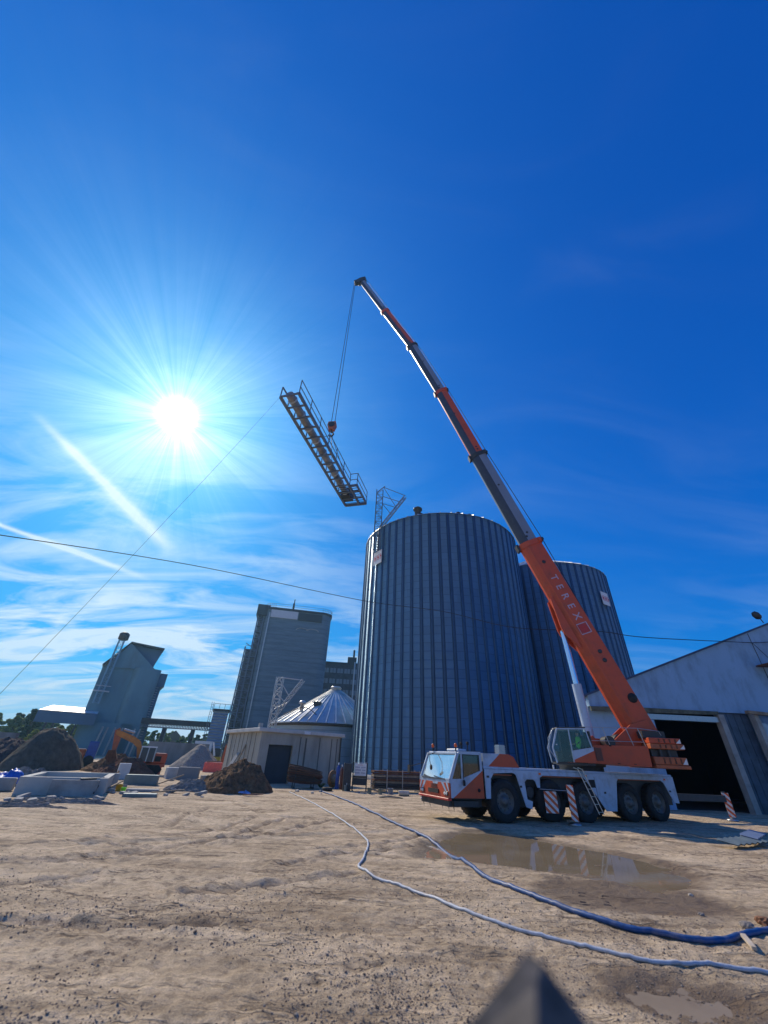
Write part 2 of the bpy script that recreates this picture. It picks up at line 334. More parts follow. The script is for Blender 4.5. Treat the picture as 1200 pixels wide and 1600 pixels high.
TRK=[[G(*p) for p in l] for l in TRK]
def tdist(x,y):
    best=np.full(x.shape,9.0)
    xx=x+.10*fbm(x*2.1,y*2.1,3); yy=y+.16*fbm(x*1.3+5,y*1.3,3)
    for l in TRK:
        for a_,b_ in zip(l,l[1:]):
            ex,ey=b_[0]-a_[0],b_[1]-a_[1]; t_=np.clip(((xx-a_[0])*ex+(yy-a_[1])*ey)/(ex*ex+ey*ey),0,1); best=np.minimum(best,np.hypot(xx-a_[0]-t_*ex,yy-a_[1]-t_*ey))
    return best
def tamt(x,y): return np.clip(1-tdist(x,y)/.11,0,1)*np.clip(.62+2.2*fbm(x*1.1+9,y*2.2,4),0,1)
def hgt(x,y):
    x=np.asarray(x,float); y=np.asarray(y,float)
    r=np.hypot(x,y); near=1-sm(14,40,r)
    z=0.035*fbm(x*.5,y*.5,3)
    # wheel ruts that sweep across the yard
    q=y+0.10*x+0.004*x*x+0.6*fbm(x*.12,y*.12,2)
    z=z+near*0.035*fbm(x*.55+3,q*2.6,3)*sm(3.0,6,y)
    z=z+near*0.028*fbm(x*3.1,y*3.1,4)+near*0.022*fbm(x*11,y*11,2)*(1-sm(7,14,r))
    lump=np.clip(fbm(x*1.1+8,y*1.1,2)-.05,0,1); z=z+near*lump*0.06*np.abs(fbm(x*7,y*7,3))
    d_=tdist(x,y); z=z-.045*np.clip(1-d_/.12,0,1)+.03*np.exp(-((d_-.20)/.07)**2)*np.clip(.5+2*fbm(x*5,y*5,2),0,1.5)
    for poly,dp in ((PUD,.085),(PUD2,.045),(WET,.035)):
        d=sdist(x,y,poly)+.10*fbm(x*2.5,y*2.5,2); z=z-dp*(1-sm(-.25,.22,d))*1.0
    return z
def ground_mesh():
    an=np.concatenate([np.linspace(-180,-62,24)[:-1],np.linspace(-62,62,440),np.linspace(62,180,24)[1:]])
    rr=np.concatenate([np.linspace(.25,2.6,14)[:-1],2.6*np.power(40/2.6,np.linspace(0,1,430)),40*np.power(2500/40,np.linspace(0,1,40))[1:]])
    A,Rr=np.meshgrid(np.radians(an),rr); X=Rr*np.sin(A); Y=Rr*np.cos(A); Z=hgt(X,Y)
    na,nr=len(an),len(rr)
    vs=np.stack([X,Y,Z],-1).reshape(-1,3)
    i=np.arange(nr-1)[:,None]*na+np.arange(na-1)[None,:]
    fs=np.stack([i,i+1,i+1+na,i+na],-1).reshape(-1,4)
    c=len(vs); vs=np.vstack([vs,[[0,0,0]]]); me=bpy.data.meshes.new('ground')
    fl=fs.tolist()+[[c,k+1,k] for k in range(na-1)]
    me.from_pydata(vs.tolist(),[],fl); me.polygons.foreach_set('use_smooth',[True]*len(fl)); me.update()
    return me
def ground_mat():
    m_=bpy.data.materials.new('dusty_yard_earth'); m_.use_nodes=True; T=NT(m_.node_tree); c=T.n('ShaderNodeTexCoord')
    P=T.n('ShaderNodeBsdfPrincipled',{'Roughness':.9,'Specular IOR Level':.25}); T.n('ShaderNodeOutputMaterial',{0:P})
    def nz(scale,det=6,ro=.6,st=None,rot=0,dist=0): 
        s_=(c,3)
        if st: s_=(T.n('ShaderNodeMapping',{0:(c,3),'Scale':st,'Rotation':(0,0,rot)}),0)
        return T.n('ShaderNodeTexNoise',{0:s_,'Scale':scale,'Detail':det,'Roughness':ro,'Distortion':dist})
    big=nz(.22,5); ruts=nz(.9,8,.66,(.35,2.2,1),R(-6),.6); fine=nz(9,8,.7); grit=nz(60,4,.7); mid=nz(1.3,7,.65,None,0,.3)
    c1=T.ramp(mid,[(.28,(.24,.175,.115)),(.46,(.42,.335,.24)),(.66,(.62,.50,.37))])
    c2=T.ramp(ruts,[(.34,(.18,.13,.09)),(.43,(.40,.315,.22)),(.58,(.66,.54,.40))])
    a=T.mix(.55,c1,c2)
    f=T.ramp(fine,[(.30,(.50,.48,.46)),(.48,(1,1,1)),(.72,(1.28,1.28,1.28))]); b=T.mix(1.0,a,f,'MULTIPLY')
    g_=T.ramp(grit,[(.30,(.68,.66,.66)),(.5,(1,1,1)),(.72,(1.25,1.25,1.25))]); b=T.mix(1.0,b,g_,'MULTIPLY')
    # churned wheel tracks: thin dark broken lines sweeping across the yard
    wx_=T.n('ShaderNodeMapping',{0:(c,3),'Scale':(.16,1.0,1),'Rotation':(0,0,R(-9))}); tr1=T.n('ShaderNodeTexNoise',{0:wx_,'Scale':1.5,'Detail':5,'Roughness':.6,'Distortion':.9})
    ln=T.m('ABSOLUTE',T.m('SUBTRACT',tr1,.5)); ln=T.n('ShaderNodeMapRange',{0:ln,1:0.0,2:.028,3:1,4:0}); lmk=T.n('ShaderNodeMapRange',{0:nz(.9,6,.7),1:.44,2:.60})
    trk=T.m('MULTIPLY',T.m('MULTIPLY',ln,lmk),.8,clamp=True); b=T.mix(trk,b,(.085,.06,.045))
    pat=T.n('ShaderNodeMapRange',{0:nz(.55,7,.72,(1,1.8,1)),1:.50,2:.66}); b=T.mix(T.m('MULTIPLY',pat,.42),b,(.17,.125,.085))
    lt=T.n('ShaderNodeMapRange',{0:nz(.33,5,.6,(.6,1.5,1),R(8)),1:.50,2:.68}); b=T.mix(T.m('MULTIPLY',lt,.55),b,(.60,.50,.38))
    rt=T.n('ShaderNodeAttribute',attribute_name='rut'); b=T.mix(T.m('MULTIPLY',(rt,2),.8,clamp=True),b,(.10,.07,.05))
    # dark damp clods
    dm=T.m('MULTIPLY',T.n('ShaderNodeMapRange',{0:nz(.45,3),1:.44,2:.60}),T.n('ShaderNodeMapRange',{0:nz(5.5,6,.8),1:.52,2:.60}))
    b=T.mix(T.m('MULTIPLY',dm,.75),b,(.105,.075,.06))
    # damp earth at the puddles, from the stored wetness
    at=T.n('ShaderNodeAttribute',attribute_name='wet'); b=T.mix(T.m('MULTIPLY',(at,2),.80),b,(.13,.09,.058))
    rg=T.n('ShaderNodeMapRange',{0:(at,2),1:0,2:1,3:.92,4:.42}); T.t.links.new(rg.outputs[0],P.inputs['Roughness'])
    s_=T.n('ShaderNodeSeparateXYZ',{0:(c,3)}); far=T.n('ShaderNodeMapRange',{0:(s_,1),1:70,2:120}); b=T.mix(far,b,(.07,.085,.035))
    T.t.links.new(b.outputs[2],P.inputs['Base Color'])
    hh=T.m('ADD',T.m('MULTIPLY',fine,.55),T.m('ADD',T.m('MULTIPLY',grit,.30),T.m('SUBTRACT',T.m('MULTIPLY',ruts,.8),T.m('MULTIPLY',trk,.5))))
    b=T.mix(1.0,b,(1.10,1.06,.97),'MULTIPLY'); T.t.links.new(b.outputs[2],P.inputs['Base Color'])
    bp=T.n('ShaderNodeBump',{'Height':hh,'Strength':1.0,'Distance':.075}); T.t.links.new(bp.outputs[0],P.inputs['Normal'])
    return m_
gm=ground_mesh(); go=bpy.data.objects.new('ground',gm); COL.objects.link(go); gm.materials.append(ground_mat()); TAG(go,kind='structure')
co=np.empty(len(gm.vertices)*3); gm.vertices.foreach_get('co',co); co=co.reshape(-1,3)
w=np.zeros(len(co))
for poly in (PUD,PUD2,WET):
    d=sdist(co[:,0],co[:,1],poly)+.25*fbm(co[:,0]*1.8,co[:,1]*1.8,3); w=np.maximum(w,1-sm(-.05,.42,d))
att=gm.attributes.new('wet','FLOAT','POINT'); att.data.foreach_set('value',w)
att=gm.attributes.new('rut','FLOAT','POINT'); att.data.foreach_set('value',tamt(co[:,0],co[:,1]))
def HZ(x,y): return float(hgt(np.array([x]),np.array([y]))[0])
def watermat():
    m_=bpy.data.materials.new('muddy_water'); m_.use_nodes=True; T=NT(m_.node_tree); c=T.n('ShaderNodeTexCoord')
    n_=T.n('ShaderNodeTexNoise',{0:(c,3),'Scale':.8,'Detail':4}); cr=T.ramp(n_,[(.3,(.19,.15,.095)),(.7,(.27,.215,.14))])
    P=T.n('ShaderNodeBsdfPrincipled',{'Base Color':cr,'Roughness':.04,'IOR':1.33,'Specular IOR Level':.5})
    n2_=T.n('ShaderNodeTexNoise',{0:(c,3),'Scale':6,'Detail':2}); bp=T.n('ShaderNodeBump',{'Height':n2_,'Strength':.05,'Distance':.01}); T.t.links.new(bp.outputs[0],P.inputs['Normal'])
    T.n('ShaderNodeOutputMaterial',{0:P}); return m_
WM=watermat()
WM2=mat('thin_wet_mud',(.25,.195,.13),.4,nscale=2,namp=.12,bump=.08,bscale=8)
for poly,z in ((PUD,-.052),(PUD2,-.032)):
    cx=sum(p[0] for p in poly)/len(poly); cy=sum(p[1] for p in poly)/len(poly)
    mb=MB(); pts=[(cx+(p[0]-cx)*1.12,cy+(p[1]-cy)*1.25,z) for p in poly]; mb.add([(cx,cy,z)]+pts,[(0,i+1,(i+1)%len(pts)+1) for i in range(len(pts))])
    TAG(mb.build('puddle_water',WM if poly is PUD else WM2),kind='structure')
# loose stones and clods
def stones():
    rnd=random.Random(5); mb=MB(); ico=bmesh.new(); bmesh.ops.create_icosphere(ico,subdivisions=1,radius=1); IV=[v_.co.copy() for v_ in ico.verts]; IF=[[q.index for q in f.verts] for f in ico.faces]; ico.free()
    pts=[]
    while len(pts)<17000:
        px=rnd.uniform(-40,1240); py=1250+360*rnd.random()**.75; p=G(px,py)
        dens=float(fbm(np.array([p.x*.6+3]),np.array([p.y*.6]),2)[0])
        bias=0.16*(px>600)*(py>1330)+.30*(px>850)*(py>1440)-.12*(px<450)
        if rnd.random()<.12+dens*1.5+bias: pts.append(p)
    X=np.array([p.x for p in pts]); Y=np.array([p.y for p in pts]); Z=hgt(X,Y)
    for x,y,z in zip(X,Y,Z):
        s_=.002+.0075*rnd.random()**2.8+.012*(rnd.random()<.012)*rnd.random(); s_*=1+.035*y
        q=Matrix.Rotation(rnd.uniform(0,6.28),3,'Z')@Matrix.Rotation(rnd.uniform(0,3),3,'X'); k=[rnd.uniform(.6,1.3) for _ in IV]; fl=rnd.uniform(.45,.9)
        vs=[]
        for v_,kk in zip(IV,k):
            w_=q@(v_*s_*kk); vs.append((x+w_.x,y+w_.y,z+w_.z*fl+s_*.15))
        mb.add(vs,IF,0 if rnd.random()<.5 else (1 if rnd.random()<.6 else 2),False)
    o=mb.build('gravel',[mat('dark_stone',(.19,.145,.11),.9,nscale=20,namp=.4),mat('grey_stone',(.24,.21,.18),.9,nscale=20,namp=.3),mat('earth_clod',(.15,.105,.075),.95,nscale=20,namp=.3)],None,False)
    TAG(o,'loose stones and clods scattered over the dry yard','gravel',kind='stuff')
stones()

# ------------------------------------------------------------------ silos
def silo(cx,cy,Rr,H,nst,name,label,mats,slope=28,stiff=True,facing=None,ribs=48,base=.35):
    T_=thing(name,(cx,cy,0),0,label,'silo','corrugated steel silos')
    mb=MB(); mb.lathe([(Rr,base),(Rr,H)],192,cap=False); mb.build('wall',mats[0],T_)
    b=MB(); b.lathe([(Rr+.35,0),(Rr+.35,base),(Rr-.2,base+.002)],96); b.build('plinth',M['conc'],T_)
    ah=math.atan2(-cx,-cy)
    if stiff:
        s_=MB(); w=.15; prof=[(-w-.05,0),(-w,.0),(-w*.62,.085),(w*.62,.085),(w,0),(w+.05,0),(w+.05,.006),(w,.006),(w*.6,.092),(-w*.6,.092),(-w,.006),(-w-.05,.006)]
        s_.prism(prof,base,H-.02,lambda x,y,a:(x,Rr+y+.004,a))
        me=None
        for k in range(nst):
            a=2*math.pi*(k+.5)/nst; 
            df=(a-ah+math.pi)%(2*math.pi)-math.pi
            if abs(df)>R(112): continue
            if me is None: o=s_.build('stiffener',M['stiff'],T_); me=o.data
            else: o=bpy.data.objects.new('stiffener',me); COL.objects.link(o); o.parent=T_
            o.rotation_euler=(0,0,-a)
    tz=math.tan(R(slope)); rt=.09*Rr; mb=MB()
    mb.lathe([(Rr+.12,H-.03),(Rr+.12,H+.03),(rt,H+(Rr-rt)*tz+.03)],ribs*2,cap=False)
    for k in range(ribs):
        a=2*math.pi*k/ribs; d_=Vector((math.sin(a),math.cos(a),0))
        mb.bar(d_*(Rr+.16)+Vector((0,0,H+.06)),d_*rt+Vector((0,0,H+(Rr-rt)*tz+.09)),.07,.09)
    rf=mb.build('roof',mats[1],T_)
    mb=MB(); zt=H+(Rr-rt)*tz; mb.lathe([(rt*1.02,zt-.05),(rt*1.02,zt+.35),(rt*1.12,zt+.38),(rt*.9,zt+.55),(rt*.2,zt+.62)],24); mb.build('cap',mats[1],rf)
    return T_,rf
S1,rf1=silo(8.17,49.3,10.4,26.9,60,'grain_silo','huge corrugated silo nearest the yard, behind the crane cab',(M['galv'],M['roofm']))
S2,rf2=silo(26.6,61.1,10.4,26.9,60,'grain_silo','corrugated silo farther back, crossed by the orange boom',(M['galv'],M['roofm']))
def vent(par,x,y,z,s=1.0):
    mb=MB(); mb.lathe([(.42*s,-.6*s),(.42*s,.35*s),(.62*s,.40*s),(.62*s,.62*s),(.35*s,.85*s),(.05,.9*s)],20,M=Matrix.Translation((x,y,z))); return mb.build('roof_vent',M['dark'],par)
a=math.atan2(AT(658,802,42).x-8.17,AT(658,802,42).y-49.3); 
vent(rf1,math.sin(a)*9.7,math.cos(a)*9.7,27.75,.9)
for da in (12,22,31,-20): vent(rf1,math.sin(a-R(da+20))*8.6,math.cos(a-R(da+20))*8.6,27.9,.5)
SB,rfb=silo(-5.6,59.7,8.05,4.95,48,'grain_bin','short round bin with ribbed cone roof, behind the concrete shed',(M['galv_s'],M['roofm']),31.5,False,ribs=44)
# small bin: raised strips on its wall and a dark eave
mb=MB(); mb.lathe([(8.09,4.6),(8.22,4.75),(8.22,4.92),(8.09,4.94)],96,cap=False); mb.build('eave_ring',M['dark'],SB)
bp_=AT(574/1,930,52)
v1=MB(); v1.lathe([(.22,0),(.22,.9),(.45,.93),(.42,1.15),(.2,1.3),(.05,1.32)],16,M=Matrix.Translation(AT(472,1103,54)-Vector((-5.6,59.7,0))-Vector((0,0,.7)))); v1.build('roof_vent',M['lattice_l'],SB)
hb=MB(); p0=AT(470,1117,52.5)-Vector((-5.6,59.7,0)); 
hb.path([p0+Vector((-2.0+i*.4,1.2*math.sin(i*.5),.9*math.sin(math.pi*i/10)+.0)) for i in range(11)],.05,6); hb.build('roof_hoop',M['dark'],SB)
h2=MB(); q_=AT(496,1100,56)-Vector((-5.6,59.7,0)); h2.box((q_.x-.5,q_.y-.3,q_.z-.15),(q_.x+.5,q_.y+.3,q_.z+.25)); h2.build('roof_hatch',M['dark'],SB)

def plate(px0,py0,px1,py1,c,Rr,name,label):
    # plate fixed to a silo wall
    def hit(px,py):
        d=ray(px,py); a_=d[0]**2+d[1]**2; b_=-2*(d[0]*c[0]+d[1]*c[1]); cc=c[0]**2+c[1]**2-Rr*Rr; ds=max(0,b_*b_-4*a_*cc); k=(-b_-math.sqrt(ds))/(2*a_); return Vector((d[0]*k,d[1]*k,CAMZ+d[2]*k))
    p=hit((px0+px1)/2,(py0+py1)/2); return p
def silo_sign(p,c,w,h,label,par_name):
    n_=Vector((p.x-c[0],p.y-c[1],0)).normalized(); tx=Vector((-n_.y,n_.x,0)); 
    Mx=Matrix.Translation(p+n_*.16)@Matrix(((tx.x,0,n_.x,0),(tx.y,0,n_.y,0),(0,1,0,0),(0,0,0,1)))
    o=MB().box((-w/2,-h/2,-.02),(w/2,h/2,.02)).build('silo_sign',M['sign']); o.matrix_world=Mx
    TAG(o,label,'sign','signs high on the silos')
    g=MB(); rnd=random.Random(3)
    k=5
    for i in range(k):
        x=-w*.36+i*w*.18; hh=h*rnd.uniform(.34,.46); g.box((x-w*.035,-hh/2,.022),(x+w*.035,hh/2,.030))
        if i%2==0: g.box((x+w*.036,-.05*h,.022),(x+w*.14,.05*h,.030))
    g.build('lettering',M['redtext'],o)
pS=plate(585,862,598,882,(8.17,49.3),10.5,'',''); silo_sign(pS,(8.17,49.3),1.7,1.75,'small white sign with red marks on the left edge of the near silo','')
pS=plate(938,928,950,944,(26.6,61.1),10.5,'',''); silo_sign(pS,(26.6,61.1),1.7,1.9,'small white sign near the top of the rear silo','')

def lattice(mb,p,q,w,nseg,r=.035,side=None,rc=None):
    p=Vector(p); q=Vector(q); d=(q-p).normalized(); a=d.cross(Vector((0,0,1))); a=a.normalized() if a.length>.1 else Vector(side or (1,0,0)); b=a.cross(d).normalized()
    cs=[a*w/2+b*w/2,-a*w/2+b*w/2,-a*w/2-b*w/2,a*w/2-b*w/2]; rc=rc or r*1.4
    for c in cs: mb.tube(p+c,q+c,rc,n=5)
    for i in range(nseg):
        A=p.lerp(q,i/nseg); B=p.lerp(q,(i+1)/nseg)
        for k in range(4):
            c0,c1=cs[k],cs[(k+1)%4]
            mb.tube(A+c0,A+c1,r*.8,n=4,cap=False)
            if (i+k)%2: c0,c1=c1,c0
            mb.tube(A+c0,B+c1,r*.8,n=4,cap=False)
# mast with jib at the near silo
ms=thing('lattice_mast',(-1.0,43.0,0),0,'dark lattice mast with triangular jib on the left edge of the near silo','mast','lattice jib masts')
mb=MB(); lattice(mb,(0.3,0,23.4),(0.3,0,32.6),.85,12,.045); mb.tube((-.15,0,32.3),(.95,0,33.5),.07); mb.bar((.3,.1,23.5),(.3,.9,23.5),.1); mb.bar((.3,.1,26),(.3,.9,26),.1); mb.build('mast',M['lattice'],ms)
mb=MB(); lattice(mb,(.7,0,26.9),(3.78,-.1,31.8),.35,12,.03); mb.build('jib',M['lattice'],ms)
mb=MB()
for a_,b_ in (((.85,0,33.3),(3.85,-.1,32.0)),((.85,0,33.2),(2.6,0,30.1)),((.7,0,31.8),(3.1,0,31.0)),((.7,0,30.6),(2.5,0,30.1)),((.7,0,30.6),(1.9,0,29.0))): mb.tube(a_,b_,.045,n=5)
mb.build('tie',M['lattice'],ms)
# same kind of frame beside the small bin
ft=AT(427,1122,51.2); fs_=thing('lattice_mast',(ft.x,ft.y,0),0,'pale lattice mast with slanting jib beside the short round bin','mast','lattice jib masts')
def L(px,py): return AT(px,py,51.2)-Vector((ft.x,ft.y,0))
mb=MB(); b0=L(427,1122); t0=L(434,1058); lattice(mb,(b0.x,b0.y,0),(b0.x,b0.y,t0.z),.75,12,.035); mb.build('mast',M['lattice_l'],fs_)
mb=MB(); lattice(mb,L(430,1118),L(474,1063),.42,10,.035); mb.build('jib',M['lattice_l'],fs_)
mb=MB(); 
for a_,b_ in (((434,1058),(474,1063)),((436,1060),(452,1088)),((432,1083),(446,1098)),((428,1108),(450,1098))): mb.tube(L(*a_),L(*b_),.06,n=5)
mb.build('tie',M['lattice_l'],fs_)

# ------------------------------------------------------------------ concrete elevator tower
def rrect(hw,hd,r,n=8):
    o=[]
    for cx,cy,a0 in ((hw-r,hd-r,0),(-hw+r,hd-r,90),(-hw+r,-hd+r,180),(hw-r,-hd+r,270)):
        for k in range(n+1): a_=R(a0+90*k/n); o.append((cx+r*math.cos(a_),cy+r*math.sin(a_)))
    return o
M['slip']=mat('slipformed_concrete',(.25,.26,.26),.85,nscale=.5,namp=.12,dirt=(.12,.12,.12),dscale=.3,damt=.5,bump=.15,bscale=3)
def bands(T,P,c):
    s_=T.n('ShaderNodeSeparateXYZ',{0:(c,3)}); fz=T.m('FRACT',T.m('DIVIDE',(s_,2),1.2)); sm_=T.m('LESS_THAN',fz,.06)
    nz=T.n('ShaderNodeTexNoise',{0:T.n('ShaderNodeMapping',{0:(c,3),'Scale':(.25,.25,1.6)}),'Scale':.8,'Detail':7,'Roughness':.7})
    cr=T.ramp(nz,[(.3,(.09,.14,.18)),(.6,(.14,.21,.26)),(.8,(.20,.26,.30))]); mx=T.mix(T.m('MULTIPLY',sm_,.45),cr,(.10,.10,.11)); T.t.links.new(mx.outputs[2],P.inputs['Base Color'])
M['slip']=mat('slipformed_concrete',(.25,.26,.26),.85,bump=.15,bscale=3,extra=bands)
TW=thing('grain_elevator',(-22.2,105.7,0),R(11.9),'tall grey concrete elevator tower with rounded corners behind the shed','elevator')
H1=32.6; hw=8.5
MB().prism(rrect(hw,8,2.6),0,H1,lambda x,y,a:(x,y,a)).build('wall',M['slip'],TW)
rf=MB().prism(rrect(hw+.25,8.25,2.7),H1,H1+.5,lambda x,y,a:(x,y,a)).build('roof',M['dark'],TW)
mb=MB(); 
pr=rrect(hw+.15,8.15,2.6)
for k in range(len(pr)):
    x,y=pr[k]; mb.tube((x,y,H1+.5),(x,y,H1+1.5),.04,n=4)
for z in (1.0,1.5):
    for k in range(len(pr)): a_,b_=pr[k],pr[(k+1)%len(pr)]; mb.tube((a_[0],a_[1],H1+z),(b_[0],b_[1],H1+z),.035,n=4)
mb.build('roof_railing',M['lattice'],rf)
mb=MB(); mb.box((-6.9,-8.35,H1-2.1),(-.2,-8.03,H1-.2)); mb.build('wall_panel',mat('pale_sheet_panel',(.55,.56,.58),.5,nscale=2,namp=.06),TW)
mb=MB(); mb.box((.0,-8.28,H1-2.2),(6.0,-8.02,H1-.3)); mb.build('wall_band',M['dark'],TW)
mb=MB(); mb.box((-1.9,-7.6,H1+.5),(-1.4,-7.2,H1+2.2)); mb.tube((-1.6,-7.4,H1+2.2),(-1.6,-7.4,H1+3.3),.12,n=6); mb.build('chimney',M['dark'],rf)
mb=MB()
rnd=random.Random(9)
x0,x1,y0,y1=-hw-2.9,-hw-.1,-6.5,-1.5
# stair tower in steel: posts, landings, flights
zt=H1+.4
for x in (x0+1.4,x1):
    for y in (y0,y1): mb.bar((x,y,0),(x,y,zt),.28)
for (x,y) in ((x0,y0),(x0,y1)): mb.bar((x,y,0),(x,y,23.2),.28)
z=1.5; k=0
while z<zt:
    xa=x0 if z<23 else x0+1.4
    for y in (y0,y1): mb.bar((xa,y,z),(x1,y,z),.18)
    mb.bar((xa,y0,z),(x1,y0,z+1.5) if k%2 else (x1,y0,z-1.5),.14)
    mb.box((xa,y0,z-.05),(x1,y0+1.0,z+.02))
    mb.bar((xa,y0,z+1.5),(x1,y0,z),.14); mb.bar((xa,y0-.05,z+1.0),(x1,y0-.05,z+1.0),.07); z+=1.5; k+=1
mb.build('stair_tower',M['lattice'],TW)
mb=MB(); mb.box((x0+.1,y0+1.0,0),(x1-.1,y1+2,22.9)); mb.box((x0+1.5,y0+1.0,23),(x1-.1,y1+2,H1-.6)); mb.build('lift_shaft',mat('dark_cladding',(.10,.11,.13),.6,nscale=1,namp=.3),TW)
mb=MB(); mb.box((x0+.9,y0-.6,zt-2.0),(x1+1.2,y1,zt+.8)); mb.build('lift_head',M['dark'],TW)
mb=MB(); 
for x in (-hw+1.3,): mb.tube((x,-8.15,.5),(x,-8.15,H1-1.0),.14,n=8)
mb.build('drain_pipe',M['lattice_l'],TW)
mb=MB()
for i in range(2): # worn arc-shaped patch of render below the band
    cx=1.4+i*2.6
    mb.path([(cx+math.cos(t_)*1.5,-8.03,H1-4.6+math.sin(t_)*.55) for t_ in [math.pi*k/10 for k in range(11)]],.11,5)
mb.build('render_patch',M['conc'],TW)
# dark block behind
bb=Vector((-11.4,127.5,0)); BB=thing('factory_building',(bb.x,bb.y,0),R(5),'dark multi-storey building with window rows between tower and near silo','building')
MB().box((-5.2,-5,0),(5.6,6,25.0)).build('wall',mat('dark_brick',(.085,.09,.10),.85,nscale=1,namp=.3),BB)
MB().box((-5.5,-5.3,25.0),(5.9,6.3,25.6)).build('roof',M['dark'],BB)
MB().box((2.2,-4.6,25.6),(4.9,-1,27.4),).build('roof_house',M['dark'],BB)
MB().tube((4.0,-4.0,27.4),(4.0,-4.0,29.6),.3,n=8).build('chimney',M['dark'],BB)
wg=MB().box((-.85,-.06,-.65),(.85,.0,.65)).build('window',mat('dull_window_glass',(.22,.25,.28),.2),BB); wg.location=(-4.0,-5.0,23.2)
fr_=MB().box((-.05,-.1,-.65),(.05,-.061,.65)).build('frame',M['dark'],wg)
for r_ in range(7):
    for c_ in range(5):
        if r_==0 and c_==0: continue
        q=copy_tree(wg,BB); q.location=(-4.0+c_*2.1,-5.0,23.2-r_*2.9)
MB().tube((4.4,-5.3,0),(4.4,-5.3,25.8),.22,n=8).build('drain_pipe',M['lattice_l'],BB)

# ------------------------------------------------------------------ old elevator on the left
ec=AT(185,1170,100); EL=thing('old_elevator',(ec.x,ec.y,0),R(30.9),'squat old concrete elevator with gabled top and open canopy, far left','elevator')
def EX(px,py):  # point in the elevator's own front plane
    d=ray(px,py); nn=np.array([-math.sin(R(30.9)),math.cos(R(30.9))]); k=(ec.x*nn[0]+ec.y*nn[1])/(d[0]*nn[0]+d[1]*nn[1]); x,y,z=d[0]*k-ec.x,d[1]*k-ec.y,CAMZ+d[2]*k
    return (x*math.cos(R(30.9))+y*math.sin(R(30.9)),z)
M['elev']=mat('teal_grey_render',(.13,.26,.31),.85,nscale=.4,namp=.15,bump=.1,bscale=2,dirt=(.11,.13,.13),dscale=.25,damt=.5,stretch=(1,1,.4))
M['elev2']=mat('bluish_metal_cladding',(.07,.14,.22),.6,.2,nscale=.5,namp=.15)
xl,_=EX(124,1130); xm,_=EX(182,1120); xr,_=EX(232,1110); xr2,_=EX(246,1080); ze=EX(148,1038)[1]; zr=EX(205,1006)[1]; xri=EX(205,1006)[0]; xre=EX(256,1015)[0]; zeb=EX(205,1042)[1]
mb=MB(); mb.box((xl,0,0),(xm+.3,9,ze)); mb.build('wall',M['elev'],EL)
mb=MB(); mb.prism(rrect((xr-xm)/2,4.6,1.3),0,zeb,lambda x,y,a:(x+(xr+xm)/2,y+3.6,a)); mb.build('wall',M['elev'],EL)
mb=MB(); mb.prism([(xl+.5,ze-.1),(xri,zr),(xri+.3,zr-.1),(xr-1.0,zeb-.2),(xl+.5,zeb-.6)],-.35,1.6,lambda x,y,a:(x,a,y)); mb.build('gable',M['elev'],EL)
mb=MB(); mb.prism([(xri,zr),(xre,zr-.35),(xre-1.1,ze+.4-.6),(xri+1.0,zeb-.3)],.6,8,lambda x,y,a:(x,a,y)); mb.build('head_house',M['elev2'],EL)
mb=MB(); mb.prism([(xl+.1,ze-.2),(xri,zr+.05),(xre+.1,zr-.3),(xre+.1,zr),(xri,zr+.35),(xl-.2,ze+.15)],-.6,8.5,lambda x,y,a:(x,a,y)); mb.build('roof',M['dark'],EL)
zw=EX(256,1052)[1]; mb=MB(); mb.box((xr-.6,1.0,0),(xr2+.5,8,zw)); mb.build('wing',M['elev2'],EL)
mb=MB(); mb.box((xr2-1.4,.7,zw-2.6),(xr2+1.0,8.3,zw)); mb.build('wing_head',M['elev2'],EL)
mb=MB(); z0=2.0
for i in range(int((zw-3)/.45)): mb.bar((xr-.4+.4,.93,z0+i*.45),(xr+.0+.5,.93,z0+i*.45),.05)
mb.build('ladder',M['lattice_l'],EL)
cl0,zc0=EX(64,1110); cl1,_=EX(152,1118)
mb=MB(); mb.add([(cl0,-3.0,zc0),(cl1,-3.0,zc0),(cl1,4,zc0+1.25),(cl0+1,4,zc0+1.25)],[(0,1,2,3)]); mb.add([(cl0,-3.0,zc0-.08),(cl1,-3.0,zc0-.08),(cl1,4,zc0+1.15),(cl0+1,4,zc0+1.15)],[(0,1,2,3)]); cn=mb.build('canopy',mat('bright_canopy_sheet',(.75,.76,.76),.4,.1,nscale=1,namp=.05),EL)
MB().box((cl0-.05,-3.15,zc0-1.9),(cl1,-2.95,zc0-.05)).build('fascia',M['elev2'],cn)
for x in (cl0+1.6,cl0+2.7,cl0+6): MB().bar((x,-2.9,0),(x+.2,-2.9,zc0-1.9),.3).build('post',M['dark'],cn)
mb=MB(); mb.box((cl0+7,-1.0,0),(xm+4,.0-.05,zc0-1.2)); mb.build('lower_wall',M['elev'],EL)
mb=MB()
for k,px in enumerate((140,148,160,172,192,200)):
    xx,_=EX(px,1150); mb.bar((xx+1.2,-1.4,0),(xx+1.6,-1.1,4.6),.22)
mb.build('leaning_pipe',M['lattice_l'],EL)
hx,hz_=EX(192,998); bx,bz=EX(150,1098); mb=MB()
for dx in (-.45,.45): mb.bar((bx+dx+.0,-1.3,bz-.2),(hx+dx,-1.3,hz_),.30)
lattice(mb,(bx,-1.3,bz),(hx,-1.3,hz_-.3),.8,16,.04); mb.build('elevator_leg',mat('light_blue_steel',(.20,.38,.50),.5,.3),EL)
MB().lathe([(.5,-.8),(.95,-.6),(.95,.5),(.6,.8),(.1,.9)],14,M=Matrix.Translation((hx+.1,-1.3,hz_+.2))).build('leg_head',M['dark'],EL)
